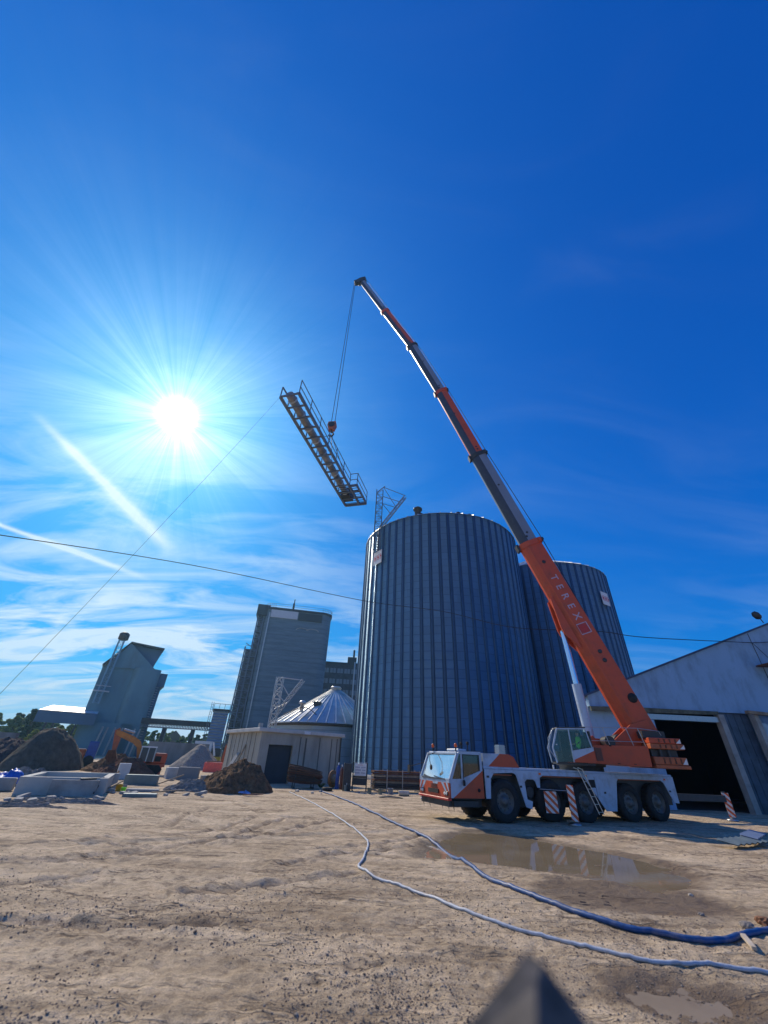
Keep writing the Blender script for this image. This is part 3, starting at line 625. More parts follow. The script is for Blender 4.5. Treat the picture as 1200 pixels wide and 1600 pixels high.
ax,az_=EX(160,1077); MB().box((ax-1.3,-1.9,az_-.5),(ax+1.3,-.6,az_-.35)).box((ax-1.3,-1.9,az_+.4),(ax+1.3,-1.8,az_+.5)).build('platform',M['lattice_l'],EL)
# conveyor bridge
pL=AT(222,1127,100); pR=AT(334,1138,98); BR=thing('conveyor_bridge',(pL.x,pL.y,0),math.atan2(pR.y-pL.y,pR.x-pL.x),'dark covered conveyor bridge on truss, spanning left of the tall tower','conveyor'); Lb=(pR-pL).to_2d().length; zb=pL.z-.9
MB().box((0,-.8,zb+.55),(Lb,.8,zb+1.5)).build('gallery',M['dark'],BR)
mb=MB()
for y in (-.7,.7):
    mb.bar((0,y,zb),(Lb,y,zb-.0),.12)
    nn_=26
    for i in range(nn_):
        a_=Lb*i/nn_; b_=Lb*(i+1)/nn_; mb.bar((a_,y,zb),( (a_+b_)/2,y,zb+.55),.09); mb.bar(((a_+b_)/2,y,zb+.55),(b_,y,zb),.09)
mb.build('truss',M['lattice'],BR)
for f_ in (.33,.72): MB().box((Lb*f_-.35,-.6,0),(Lb*f_+.35,.6,zb)).build('pillar',M['dark'],BR)
# corrugated tower house
ch=Vector((-30.9,87.7,0)); CH=thing('corrugated_building',(ch.x,ch.y,0),R(19),'narrow blue corrugated building at the foot of the tall tower, left side','building')
def ribm(T,P,c):
    s_=T.n('ShaderNodeSeparateXYZ',{0:(c,3)}); h=T.m('SINE',T.m('MULTIPLY',(s_,2),2*math.pi/.5)); bp=T.n('ShaderNodeBump',{'Height':h,'Strength':1.0,'Distance':.1}); T.t.links.new(bp.outputs[0],P.inputs['Normal'])
MB().box((-1.3,-2,0),(1.5,3,8.3)).build('wall',mat('blue_grey_corrugated',(.26,.36,.46),.5,.4,nscale=1,namp=.12,extra=ribm),CH)
MB().box((-1.5,-2.2,8.3),(1.7,3.2,8.6)).build('roof',M['dark'],CH)
mb=MB(); 
for x in (-1.4,-.4,.6,1.6): mb.tube((x,-2.1,8.6),(x,-2.1,9.5),.04,n=4)
mb.tube((-1.4,-2.1,9.5),(1.6,-2.1,9.5),.04,n=4); mb.build('railing',M['lattice'],CH)
mb=MB(); mb.bar((-1.6,-2.2,0),(-1.6,-2.2,9.7),.08); mb.bar((-1.95,-2.2,0),(-1.95,-2.2,9.7),.08)
for i in range(22): mb.bar((-1.95,-2.2,.4+.42*i),(-1.6,-2.2,.4+.42*i),.05)
mb.build('ladder',M['lattice'],CH)

# ------------------------------------------------------------------ concrete shed in front of the small bin
C0=Vector((-7.38,29.6,0)); C1=Vector((-2.31,33.0,0)); C2=Vector((-10.8,36.0,0))
th=math.atan2((C1-C0).y,(C1-C0).x); SH=thing('concrete_shed',C0,th,'low flat-roofed concrete shed with a black doorway','shed'); Lx=(C1-C0).length; Ly=(C2-C0).length
M['shed']=mat('shed_render',(.40,.37,.30),.85,nscale=1.2,namp=.15,bump=.2,bscale=8,dirt=(.17,.16,.13),dscale=.8,damt=.6,stretch=(1,1,.3))
mb=MB(); dx0,dx1,dz=.62,2.35,2.15
mb.box((0,0,0),(dx0,.2,2.85)).box((dx1,0,0),(Lx,.2,2.85)).box((dx0,0,dz),(dx1,.2,2.85)).box((0,.2,0),(.2,Ly,2.85)).box((Lx-.2,.2,0),(Lx,Ly,2.85)).box((.2,Ly-.2,0),(Lx-.2,Ly,2.85)); mb.build('wall',M['shed'],SH)
rf=MB().box((-.28,-.22,2.85),(Lx+.15,Ly+.2,3.07),ch=.02).build('roof',mat('roof_slab',(.55,.54,.50),.8,nscale=2,namp=.1,dirt=(.2,.2,.18),dscale=1,damt=.5),SH)
MB().box((-.1,.4,3.07),(.12,.7,3.35)).build('chimney',M['conc'],rf)
mb=MB()
for x in (2.85,3.25,3.3,4.35,5.3,5.75): mb.box((x-.03,-.02,.05),(x+.03,.0,2.8-.3*random.Random(int(x*9)).random()))
JM=mat('joint_gap',(.13,.12,.10),.9); mb.build('panel_joint',JM,SH); mb=MB()
for y in (1.0,1.9,2.7,3.6,4.4,5.3,6.3): mb.box((-.02,y-.018,.1),(.0,y+.018,2.8))
mb.build('panel_joint',JM,SH)
MB().box((dx0+.02,.25,0),(dx1-.02,.29,dz-.02)).build('door',mat('dark_door',(.03,.035,.045),.6,nscale=2,namp=.3),SH)
MB().tube((Lx-.08,-.08,.1),(Lx-.08,-.08,2.8),.05,n=8).build('drain_pipe',M['dark'],SH)
MB().box((2.95,-.30,2.86),(3.4,-.225,3.03)).build('lamp',M['sign'],SH)
# plank leaning on its left wall
for i,(y,dx_,wd,lb) in enumerate(((2.3,-.9,.12,'pale plank leaning on the left wall of the concrete shed'),(3.5,-1.0,.34,'wide grey board leaning on the left wall of the concrete shed'))):
    e=C0+Matrix.Rotation(th,3,'Z')@Vector((dx_,y,0)); f_=C0+Matrix.Rotation(th,3,'Z')@Vector((-.06,y+.3,2.1-.5*i))
    o=MB().bar((0,0,0),f_-e,wd,.05).build('plank',M['wood'] if i==0 else M['conc']); o.location=e; TAG(o,lb,'plank')

# ------------------------------------------------------------------ white workshop on the right
YW=25.0; WS=thing('workshop',(12.72,YW,0),0,'white plastered workshop with sloping gable roofline and dark gateway','building')
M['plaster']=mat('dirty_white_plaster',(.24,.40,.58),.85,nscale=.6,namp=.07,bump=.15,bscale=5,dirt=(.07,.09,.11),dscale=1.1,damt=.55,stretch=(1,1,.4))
def wx(az): return YW*math.tan(R(az))-12.72
def zx(x): return 5.36+.368*x
xd0=wx(33.2); xd1=wx(38.85); xq=wx(41.5); xe=17.5; zl=4.78
mb=MB()
mb.prism([(0,zl),(xe,zl),(xe,zx(xe)),(0,zx(0))],0,.3,lambda x,y,a:(x,a,y))
mb.box((0,.302,0),(xd0,.6,zl+.3)); mb.prism([(0,0),(.3,0),(.3,5.2),(0,5.2)],.602,16,lambda x,y,a:(x+(a-.6)*.56,a,y))
mb.build('wall',M['plaster'],WS)
mb=MB(); mb.prism([(-.3,zx(-.3)+.02),(xe,zx(xe)+.02),(xe,zx(xe)+.11),(-.3,zx(-.3)+.11)],-.15,16,lambda x,y,a:(x+max(0,a-.6)*.56,a,y)); rf=mb.build('roof',mat('blue_roof_trim',(.03,.05,.12),.5,nscale=2,namp=.2),WS)
mb=MB(); mb.prism([(0,zl-.26),(xd1+.1,zl-.16),(xd1+.1,zl+.02),(2.5,zl+.04),(0,zl-.02)],-.12,-.003,lambda x,y,a:(x,a,y)); mb.build('lintel',mat('mossy_lintel',(.10,.11,.08),.9,nscale=3,namp=.5),WS)
mb=MB(); mb.box((xd0-.5,-.10,zl-.55),(xd1+.1,.25,zl-.27)); mb.build('door_track',M['steel'],WS)
post=MB().box((xd1,-.2,0),(xd1+.30,.2,zl-.14)).build('door_post',M['conc'],WS)
MB().box((xd0-.45,-.08,2.9),(xd0-.08,.29,zl-.56)).build('door_post',M['plaster'],WS)
mb=MB()
for k in range(4): mb.box((xd1+.32+k*.42,.12,0),(xd1+.32+k*.42+.39,.2,zl-.02))
mb.box((xd1+.32,.08,2.5),(xq,.118,2.62)); mb.build('door_leaf',mat('blue_door_sheet',(.05,.08,.12),.45,.2,nscale=1.2,namp=.5),WS)
mb=MB(); mb.box((xq,-.35,0),(xq+.22,.05,zl-.0)); mb.box((xq+.24,-.3,0),(xq+.3,0,zl-.3)); mb.build('door_post',M['conc'],WS)
mb=MB(); mb.bar((xq-.5,-.5,zl+.02),(xe,-.5,zl-.45),.25,.16); mb.bar((xq+.6,-.75,zl-.25),(xe,-.75,zl-.9),.16,.12); mb.build('awning_beam',M['wood'],WS)
mb=MB()
for k in range(11): mb.box((xq+.35+k*.24,-.25+.04*(k%2),0.0),(xq+.35+k*.24+.22,-.2+.04*(k%2),zl-.5-.05*k))
mb.build('strip_curtain',mat('plastic_strip',(.32,.42,.50),.25,nscale=1.5,namp=.3),WS)
MB().box((xq+.75,-.36,2.4),(xq+.86,-.30,zl-.55)).build('curtain_strip',M['sign'],WS)
mb=MB(); mb.prism([(.35,0),(.35,5.3),(.65,5.3),(.65,0)],.62,15.59,lambda x,y,a:(x+(a-.6)*.56,a,y)); mb.box((xd0,.7,.0),(xe,8,.03)); mb.box((xe-.30,.31,0),(xe-.01,15.59,9.5)); mb.prism([(8.3,0),(xe+4,0),(xe+4,zx(xe-5)-.1),(8.3,5.15)],15.6,15.9,lambda x,y,a:(x,a,y)); mb.build('interior',mat('unlit_black_interior',(.03,.03,.03),.95),WS)  # near-black colour stands in for the unlit inside
MB().box((xd1+2.2,.305,0),(xe,.6,zl+.3)).build('wall',M['plaster'],WS)
mb=MB() 
for k,x in enumerate((2.2,11.6)): mb.box((x-.02,-.012,zl+.05),(x+.02,-.003,zx(x)-.05))
mb.build('wall_joint',M['dark'],WS)
# rusted bracket with insulators and cables on the wall
bp=Vector((wx(44.0),0,YW*math.tan(R(9.6))/math.cos(R(44))+1.65)); 
BK=thing('wall_bracket',(12.72+bp.x,YW,bp.z),0,'dark iron bracket with insulators jutting from the white wall, right edge','bracket')
mb=MB(); mb.box((-.3,-1.1,-.06),(1.2,-.05,.02)); mb.bar((.1,-.9,0),(.4,0,-1.3),.08); mb.bar((.9,-.9,0),(.6,0,-1.3),.08); mb.build('frame',M['rust'],BK)
for i in range(4): MB().lathe([(.04,0),(.09,.03),(.05,.08),(.09,.12),(.04,.2)],10,M=Matrix.Translation((-.1+i*.36,-1.0,.03))).build('insulator',M['dark'],BK)
MB().box((.2,-.22,-1.25),(.7,-.03,-.55),ch=.02).build('box',M['brownp'],BK)
lp=AT(1192,970,YW/math.cos(R(46.0)));  FL=thing('floodlight',(wx(46.0)+12.72,YW+.1,zx(wx(46))+.2),0,'small floodlight on a short stalk on the workshop roof edge','lamp')
MB().tube((0,0,-.02),(-.12,0,.35),.03,n=6).build('stalk',M['dark'],FL)
MB().lathe([(.10,-.1),(.20,.0),(.22,.25),(.12,.42)],14,M=Matrix.Translation((-.15,0,.35))@Matrix.Rotation(R(-35),4,'Y')).build('lamp_head',M['dark'],FL)

# ------------------------------------------------------------------ mobile crane
TH=math.atan2(2.7,6.78); CR=thing('mobile_crane',(4.62,16.3,0),TH,'orange and white five-axle mobile crane with its long boom raised','crane')
CRM=Matrix.Translation((4.62,16.3,0))@Matrix.Rotation(TH,4,'Z'); CRI=CRM.inverted()
Wd=2.15
fx=lambda x,y,a:(x,a,y)
# chassis and side panels
mb=MB(); mb.box((-.6,.30,.55),(8.75,Wd-.30,1.36)); mb.box((-1.9,.35,.40),(-.7,Wd-.35,.66)); mb.box((8.7,.5,.5),(9.1,Wd-.5,1.2)); mb.box((-.45,.42,.40),(8.2,Wd-.42,.56)); mb.build('chassis',M['dark'],CR)
mb=MB(); mb.box((-.74,0.035,1.50),(8.85,Wd-.035,1.575),ch=.012); mb.build('deck',M['white'],CR)
for a0,a1 in ((0.0,.03),(Wd-.03,Wd)):
    mb=MB()
    mb.prism([(-.74,.66),(-.56,.66),(-.50,1.22),(-.36,1.38),(.46,1.42),(.60,1.36),(.90,.44),(1.14,.38),(1.20,.60),(.98,.66),(.95,1.16),(1.06,1.24),(1.36,1.24),(1.44,1.18),(1.50,1.0),(1.62,1.0),(1.66,1.30),(1.82,1.37),(3.75,1.37),(3.86,1.30),(4.66,.33),(5.19,.33),(5.50,1.26),(5.60,1.36),(8.06,1.36),(8.20,1.28),(8.52,.62),(8.82,.60),(8.85,1.50),(-.74,1.50)],a0,a1,fx)
    sp=mb.build('side_panel',M['white'],CR)
    near=a0==0; y=-.004 if near else Wd+.004
    if near:
        MB().box((4.02,-.006,1.05),(4.32,-.001,1.30)).build('side_vent',M['black'],sp)
        MB().box((4.33,-.003,.36),(4.345,-.001,1.4)).build('panel_gap',M['dark'],sp)
        for (x,z) in ((.75,1.02),(-.62,1.28),(1.68,1.42),(3.92,1.42),(8.3,1.40),(8.45,1.0),(4.75,.9)):
            MB().box((x-.05,-.012,z-.03),(x+.05,-.001,z+.03)).build('marker_lamp',M['beacon'] if z>1.3 else M['dark'],sp)
mb=MB()
for s0,s1 in ((-.34,.44),(1.84,3.72),(5.62,8.04)): mb.box((s0,.045,1.33),(s1,.30,1.355))
mb.build('mudguard_edge',M['orange2'],CR)
MB().lathe([(.22,-.35),(.25,-.33),(.25,.33),(.22,.35)],20,M=Matrix.Translation((1.22,.34,.86))@Matrix.Rotation(R(90),4,'X')@Matrix.Scale(.7,4)).build('fuel_tank',M['dark'],CR)
# wheels
RT=.62
def wheel(s,n,out):
    Mx=Matrix.Translation((s,n,RT+HZ(*(CRM@Vector((s,n,0))).xy)-.01))
    k=-1 if out<0 else 1
    prof=[(.36,.0),(.40,-.015),(.56,-.012),(.60,.01),(RT,.05),(RT,.30),(.60,.34),(.56,.36),(.36,.34)]
    b=MB(); n_=48; vs=[]
    b.lathe([(r_,k*-1*y if 0 else y) for r_,y in prof],n_,axis='y',cap=False)
    for i in range(36):
        a=2*math.pi*i/36
        for j in (0,1):
            aa=a+j*.09; y0,y1=(.04,.16) if j==0 else (.19,.31)
            c_=Vector((math.cos(aa),0,math.sin(aa))); t_=Vector((-math.sin(aa),0,math.cos(aa)))
            P=[c_*(RT-.005)+t_*q*.028 for q in (-1,1)]+[c_*(RT+.014)+t_*q*.022 for q in (1,-1)]
            b.add([Vector((p.x,y0,p.z)) for p in P]+[Vector((p.x,y1,p.z)) for p in P],[(0,1,2,3),(7,6,5,4),(0,4,5,1),(1,5,6,2),(2,6,7,3),(3,7,4,0)])
    flip=Matrix.Identity(4) if out<0 else Matrix.Translation((0,.36,0))@Matrix.Rotation(math.pi,4,'Z')
    e=bpy.data.objects.new('wheel',None); COL.objects.link(e); e.parent=CR; e.matrix_local=Mx@flip
    b.build('tyre',M['black'],e)
    r=MB(); r.lathe([(.365,.0),(.365,.03),(.31,.05),(.30,.12),(.20,.07),(.13,.07),(.125,-.01),(.06,-.03),(.0,-.03)],32,axis='y',cap=False); r.lathe([(.36,.33),(.2,.25),(0,.25)],24,axis='y',cap=False)
    for i in range(10):
        a=2*math.pi*i/10; r.tube((.165*math.cos(a),.05,.165*math.sin(a)),(.165*math.cos(a),.03,.165*math.sin(a)),.016,n=6)
    r.build('rim',M['rim'],e)
    h=MB()
    for i in range(10):
        a=2*math.pi*(i+.5)/10; h.tube((.255*math.cos(a),.085,.255*math.sin(a)),(.255*math.cos(a),.094,.255*math.sin(a)),.028,n=8)
    h.build('rim_hole',M['dark'],e)
    return e
for s in (.05,2.12,3.73,6.05,7.63):
    wheel(s,.03,-1); wheel(s,Wd-.03-.36,1)
# bonnet behind the cab
mb=MB(); mb.prism([(-.73,1.575),(-.73,1.965),(.02,1.975),(-.52,1.575)],.05,Wd-.35,fx,0); mb.prism([(-.52,1.575),(.02,1.975),(.42,1.97),(.62,1.90),(.82,1.60),(.82,1.575)],.05,Wd-.35,fx,1); mb.build('engine_cover',[M['white'],M['orange']],CR)
mb=MB(); mb.box((.40,.55,1.9),(.66,.80,2.28)); 
for k in range(5): mb.box((.38,.53,1.98+k*.06),(.68,.82,2.0+k*.06))
mb.build('exhaust',M['steel'],CR)
# driver cab
cab=bpy.data.objects.new('driver_cab',None); COL.objects.link(cab); cab.parent=CR
side=[(-2.10,.64),(-2.12,1.16),(-1.80,1.90),(-1.70,1.98),(-.84,2.0),(-.80,1.94),(-.80,.66)]
w0,w1=.03,Wd-.03
def quad(mb,pts,m=0): mb.add(pts,[tuple(range(len(pts)))],m)
for y0,y1,near in ((w0,w0+.05,True),(w1-.05,w1,False)):
    mb=MB()  # side panel in pieces round the windows: lower body, pillars, roof rail
    mb.prism([(-2.10,.64),(-.80,.66),(-2.11,1.10)],y0,y1,fx,1) if False else None
    mb.prism([(-2.10,.66),(-2.115,1.17),(-1.66,1.19),(-.88,1.44),(-.80,1.44),(-2.02,.66)],y0,y1,fx,0)
    mb.prism([(-2.02,.66),(-.80,1.44),(-.80,.66)],y0,y1,fx,1)
    mb.prism([(-2.115,1.17),(-1.80,1.90),(-1.73,1.90),(-2.03,1.175)],y0,y1,fx,0)
    mb.prism([(-1.66,1.19),(-1.60,1.19),(-1.60,1.90),(-1.66,1.90)],y0,y1,fx,0)
    mb.prism([(-.90,1.43),(-.80,1.44),(-.80,1.90),(-.90,1.90)],y0,y1,fx,0)
    mb.prism([(-1.80,1.90),(-.80,1.90),(-.80,1.94),(-.84,2.0),(-1.70,1.98)],y0,y1,fx,0)
    mb.build('side_panel',[M['white'],M['orange']],cab)
    ym=(y0+y1)/2
    g_=MB(); g_.prism([(-2.03,1.175),(-1.73,1.90),(-1.66,1.90),(-1.66,1.19)],ym-.004,ym+.004,fx); g_.build('quarter_window',M['glass'],cab)
    g_=MB(); g_.prism([(-1.60,1.21),(-1.60,1.90),(-.90,1.90),(-.90,1.43)],ym-.004,ym+.004,fx); g_.build('door_window',M['glass'],cab)
    if near:
        MB().prism([(-1.60,1.20),(-1.60,1.89),(-.91,1.89),(-.91,1.43),(-.93,1.45),(-.93,1.87),(-1.57,1.87),(-1.57,1.235)],y0-.012,y0-.001,fx).build('window_seal',M['black'],cab)
        MB().lathe([(.0,0),(.05,0),(.055,.012),(.0,.02)],14,M=Matrix.Translation((-1.0,y0-.001,.88))@Matrix.Rotation(R(90),4,'X')).build('fuel_cap',M['black'],cab)
        MB().box((-1.62,y0-.03,1.06),(-1.56,y0-.002,1.16)).build('door_handle',M['black'],cab)
mb=MB(); mb.box((-.86,w0+.052,.70),(-.81,w1-.052,1.90)); mb.build('rear_wall',M['cloth'],cab)
mb=MB(); mb.box((-2.0,w0+.052,.64),(-.87,w1-.052,.70)); mb.box((-2.05,w0+.1,.72),(-1.75,w1-.1,1.12)); mb.build('floor',M['dark'],cab)
mb=MB(); mb.prism([(-1.80,1.90),(-1.70,1.97),(-.84,1.99),(-.80,1.93),(-.82,1.90)],w0+.052,w1-.052,fx); mb.build('roof',M['white'],cab)
for y in (.35,1.2): MB().box((-1.45,y,.72),(-1.05,y+.45,1.15)).box((-1.12,y,1.15),(-1.0,y+.45,1.62),ch=.03).build('seat',M['cloth'],cab)
g_=MB(); g_.add([(-2.10,w0+.06,1.18),(-2.10,w1-.06,1.18),(-1.80,w1-.06,1.885),(-1.80,w0+.06,1.885)],[(0,1,2,3)]); g_.build('windscreen',M['ws'],cab)
mb=MB()
for y in (w0+.01,w1-.05): mb.bar((-2.13,y+.02,1.15),(-1.80,y+.02,1.92),.06,.05)
mb.bar((-2.135,w0,1.15),(-2.135,w1,1.15),.05,.06); mb.bar((-1.81,w0,1.915),(-1.81,w1,1.915),.05,.05); mb.build('windscreen_frame',M['white'],cab)
# front face: orange with white chevrons, grille, lamps
mb=MB(); mb.box((-2.165,w0,.66),(-2.10,w1,1.06),0); mb.box((-2.160,w0,1.062),(-2.10,w1,1.13),1)
def fp(pts,m,o): mb.add([(-2.166-o,y,z) for y,z in pts],[tuple(range(len(pts)))],m)
for a_,b_ in ((w0,1),(w1,-1)):
    fp([(a_+b_*.36,1.06),(a_+b_*.52,1.06),(a_+b_*.28,.84),(a_+b_*.14,.80)],1,.003)
    fp([(a_+b_*.10,1.06),(a_+b_*.22,1.06),(a_+b_*.06,.84),(a_+b_*.01,.84)],1,.003)
fp([(.75,1.06),(1.15,1.06),(1.1,1.0),(.8,1.0)],1,.003)
fc=mb.build('front_panel',[M['orange'],M['white']],cab,False)
mb=MB(); mb.box((-2.20,.72,.74),(-2.168,1.42,.86)); 
for k in range(3): mb.box((-2.185,.85,.895+k*.04),(-2.169,1.25,.91+k*.04))
mb.build('grille',M['black'],cab)
for y in (.10,w1-.37):
    h=MB().box((-2.19,y,.71),(-2.168,y+.27,.83),ch=.008).build('headlight',M['dark'],cab)
    for k in (0,1): MB().lathe([(.0,0),(.045,0),(.045,.012),(0,.016)],14,M=Matrix.Translation((-2.191,y+.075+k*.12,.77))@Matrix.Rotation(R(-90),4,'Y')).build('lens',M['sign'],h)
MB().box((-2.22,w0,.585),(-2.08,w1,.655),ch=.015).build('bumper',M['red'],cab)
mb=MB(); mb.box((-2.15,.1,.42),(-1.0,w1-.1,.58)); 
for y in (.02,.35,.75,1.25,1.7): mb.add([(-2.05-.2*(y>1),y,.58),(-2.05-.2*(y>1),y+.07,.58),(-2.0-.2*(y>1),y+.03,.30)],[(0,1,2)]); mb.add([(-2.03-.2*(y>1),y,.58),(-2.03-.2*(y>1),y+.07,.58),(-1.98-.2*(y>1),y+.03,.30)],[(0,1,2)])
mb.build('undertray',M['dark'],cab)
mb=MB(); mb.bar((-2.16,.5,1.17),(-2.10,1.15,1.22),.02); mb.bar((-2.16,1.3,1.17),(-2.10,1.9,1.22),.02); mb.bar((-2.17,.3,1.16),(-2.17,1.9,1.16),.025); mb.build('wiper',M['black'],cab)
mb=MB(); mb.path([(-1.86,1.45,1.93),(-2.12,1.40,1.85),(-2.20,1.25,1.66),(-2.22,1.15,1.52)],.012,6); mb.lathe([(0,-.012),(.085,-.01),(.085,.01),(0,.02)],14,M=Matrix.Translation((-2.225,1.12,1.47))@Matrix.Rotation(R(90),4,'Y')); mb.build('mirror',M['black'],cab)
mb=MB(); mb.tube((-2.0,w1,1.6),(-2.35,w1+.45,1.45),.012,n=6); mb.box((-2.40,w1+.38,1.25),(-2.36,w1+.55,1.5)); mb.build('mirror',M['black'],cab)
mb=MB(); mb.box((-1.66,-.09,1.0),(-1.60,-.03,1.14)); mb.tube((-1.63,-.06,1.1),(-1.63,-.03,1.3),.01,n=5); mb.build('mirror',M['black'],cab)
for y in (.22,1.85):
    b=MB().tube((-1.72,y,1.98),(-1.72,y,2.10),.025,n=8).build('beacon',M['black'],cab); MB().lathe([(.0,.0),(.05,.0),(.05,.09),(.03,.12),(0,.125)],14,M=Matrix.Translation((-1.72,y,2.10))).build('lens',M['beacon'],b)
MB().box((-1.45,.5,2.0),(-1.1,1.3,2.07),ch=.02).build('roof_hatch',M['white'],cab)
mb=MB()
for x,y in ((-1.2,.25),(-1.05,.9)): mb.tube((x,y,1.98),(x,y,2.28),.02,n=6); mb.lathe([(0,0),(.05,.0),(.05,.08),(0,.1)],10,M=Matrix.Translation((x,y,2.2)))
mb.build('work_lamp',M['black'],cab)
# ladder on the side
lo=Vector((3.98,-.34,.27)); hi=Vector((3.66,-.04,1.62)); lad=MB()
for o in (-.11,.11): lad.bar(lo+Vector((o,0,0)),hi+Vector((o,0,0)),.03)
for k in range(6): p=lo.lerp(hi,(k+.3)/6); lad.bar(p-Vector((.11,0,0)),p+Vector((.11,0,0)),.035,.02)
lad.bar(hi+Vector((-.11,0,0)),hi+Vector((-.11,.2,.05)),.03); lad.bar(hi+Vector((.11,0,0)),hi+Vector((.11,.2,.05)),.03)
lad.build('ladder',M['steel'],CR)
# outriggers with jacks and striped boards
M['stripes']=None
def stripes():
    m_=bpy.data.materials.new('red_white_stripes'); m_.use_nodes=True; T=NT(m_.node_tree); c=T.n('ShaderNodeTexCoord'); s_=T.n('ShaderNodeSeparateXYZ',{0:(c,3)})
    f_=T.m('FRACT',T.m('DIVIDE',T.m('ADD',T.m('ADD',(s_,0),(s_,2)),10.0),.235)); k=T.m('LESS_THAN',f_,.5)
    nz=T.n('ShaderNodeTexNoise',{0:(c,3),'Scale':7,'Detail':7,'Roughness':.7}); d_=T.n('ShaderNodeMapRange',{0:nz,1:.52,2:.68,3:0,4:.7})
    mx=T.mix(k,(.66,.66,.66),(.62,.10,.02)); m2=T.mix(d_,mx,(.16,.12,.10)); T.t.links.new(mx.outputs[2],m2.inputs[6])
    P=T.n('ShaderNodeBsdfPrincipled',{'Base Color':(m2,2),'Roughness':.45}); T.n('ShaderNodeOutputMaterial',{0:P}); return m_
M['stripes']=stripes()
def outrigger(jackw,s_root,lab=None,two=True):
    jl=CRI@jackw; e=bpy.data.objects.new('outrigger',None); COL.objects.link(e); e.parent=CR; e.location=(jl.x,jl.y,0)
    def q(x,y,z): return (x-jl.x,y-jl.y,z)
    MB().bar(q(s_root,.5,.80),q(jl.x,jl.y,.78),.20,.24).build('beam',M['dark'],e)
    zg=HZ(jackw.x,jackw.y)
    MB().tube((0,0,.3),(0,0,1.05),.075,n=12).build('jack_housing',M['dark'],e)
    MB().tube((0,0,zg+.1),(0,0,.4),.045,n=12).build('jack_rod',M['steel'],e)
    MB().lathe([(.20,zg+.0),(.22,zg+.03),(.18,zg+.07),(.06,zg+.11)],20).build('pad',M['steel'],e)
    return e,jl
jw=G(899,1290); o1,jl=outrigger(Vector((jw.x,jw.y,0)),3.1)
cv=math.atan2(-jw.x,jw.y) # boards face the yard
def board(par,dx,dy,w,h,z0,tilt,yaw,slant=.0):
    o=MB().prism([(-w/2,0),(w/2,0),(w/2+slant,h),(-w/2+slant,h)],-.012,.012,fx).build('warning_board',M['stripes'],par)
    o.location=(dx,dy,z0); o.rotation_euler=(0,tilt,yaw); return o
board(o1,-.07,-.12,.22,1.02,.12,R(0),-TH-R(12))
board(o1,-.62,.30,.42,.62,.30,R(0),-TH-R(8))
MB().tube((-1.05,.3,.98),(-.1,-.05,.96),.012,n=6).build('stay_rod',M['steel'],o1)
MB().box((-.30,-.1,.10),(-.02,.05,.15)).build('lever',M['wood'],o1)
jw2=G(1157,1284); o2,jl2=outrigger(Vector((jw2.x-.25,jw2.y+.1,0)),8.4)
board(o2,-.05,-.1,.24,.86,.14,R(0),-TH-R(25),.0)

# ---- superstructure: turned 30 degrees from the carrier
SB0=R(-30); SL=Matrix.Translation((4.9,1.07,0))@Matrix.Rotation(SB0,4,'Z')
def sup(name): 
    e=bpy.data.objects.new(name,None); COL.objects.link(e); e.parent=CR; e.matrix_local=SL; return e
def put(o): o.parent=CR; o.matrix_local=SL; return o
put(MB().lathe([(.85,1.575),(.85,1.72),(.95,1.74),(.95,1.83)],40).build('slewing_ring',M['dark']))
mb=MB(); mb.prism([(.12,1.84),(.08,2.46),(2.34,2.50),(2.30,1.80)],-1.2,-.52,fx); by=put(mb.build('machinery_housing',M['orange']))
mb=MB(); mb.prism([(.12,1.84),(.08,2.46),(2.34,2.50),(2.30,1.80)],.52,1.2,fx); put(mb.build('machinery_housing',M['orange']))
mb=MB(); mb.box((.30,-1.212,1.93),(.55,-1.201,2.38)); 
for k in range(7): mb.box((.30,-1.222,1.95+k*.06),(.55,-1.213,1.975+k*.06))
mb.build('side_grille',M['brownp'],by)
mb=MB(); 
for x in (1.1,1.7): mb.box((x-.05,-1.215,1.86),(x+.05,-1.201,1.885))
mb.box((.88,-1.215,2.44),(.97,-1.201,2.50)); mb.build('latch',M['black'],by)
mb=MB(); mb.prism([(-.35,1.84),(-.35,2.0),(.2,2.5),(.35,2.95),(.55,2.75),(1.4,2.7),(2.2,3.3),(2.9,3.5),(3.0,3.1),(2.45,1.84)],-.50,-.40,fx); mb.prism([(-.35,1.84),(-.35,2.0),(.2,2.5),(.35,2.95),(.55,2.75),(1.4,2.7),(2.2,3.3),(2.9,3.5),(3.0,3.1),(2.45,1.84)],.40,.50,fx); mb.box((-.3,-.39,1.84),(2.4,.39,2.2)); put(mb.build('boom_frame',M['orange']))
mb=MB(); mb.lathe([(.33,-.36),(.33,.36)],20,M=Matrix.Translation((1.75,0,2.62))@Matrix.Rotation(R(90),4,'X')); mb.lathe([(.2,-.3),(.2,.3)],16,M=Matrix.Translation((1.0,-.8,2.62))@Matrix.Rotation(R(90),4,'X')); put(mb.build('winch_drum',M['dark']))
# handrail
mb=MB()
for x in (.1,.95,1.85,2.3): mb.tube((x,-1.15,2.45),(x-.15,-1.15,3.12),.016,n=6)
mb.tube((.0,-1.15,2.62),(2.25,-1.15,2.64),.013,n=6); mb.tube((-.08,-1.15,3.1),(2.15,-1.15,3.12),.013,n=6); mb.tube((2.15,-1.15,3.12),(3.0,-1.0,3.05),.013,n=6); mb.tube((3.0,-1.0,3.05),(3.05,-1.0,2.9),.013,n=6); put(mb.build('handrail',M['steel']))
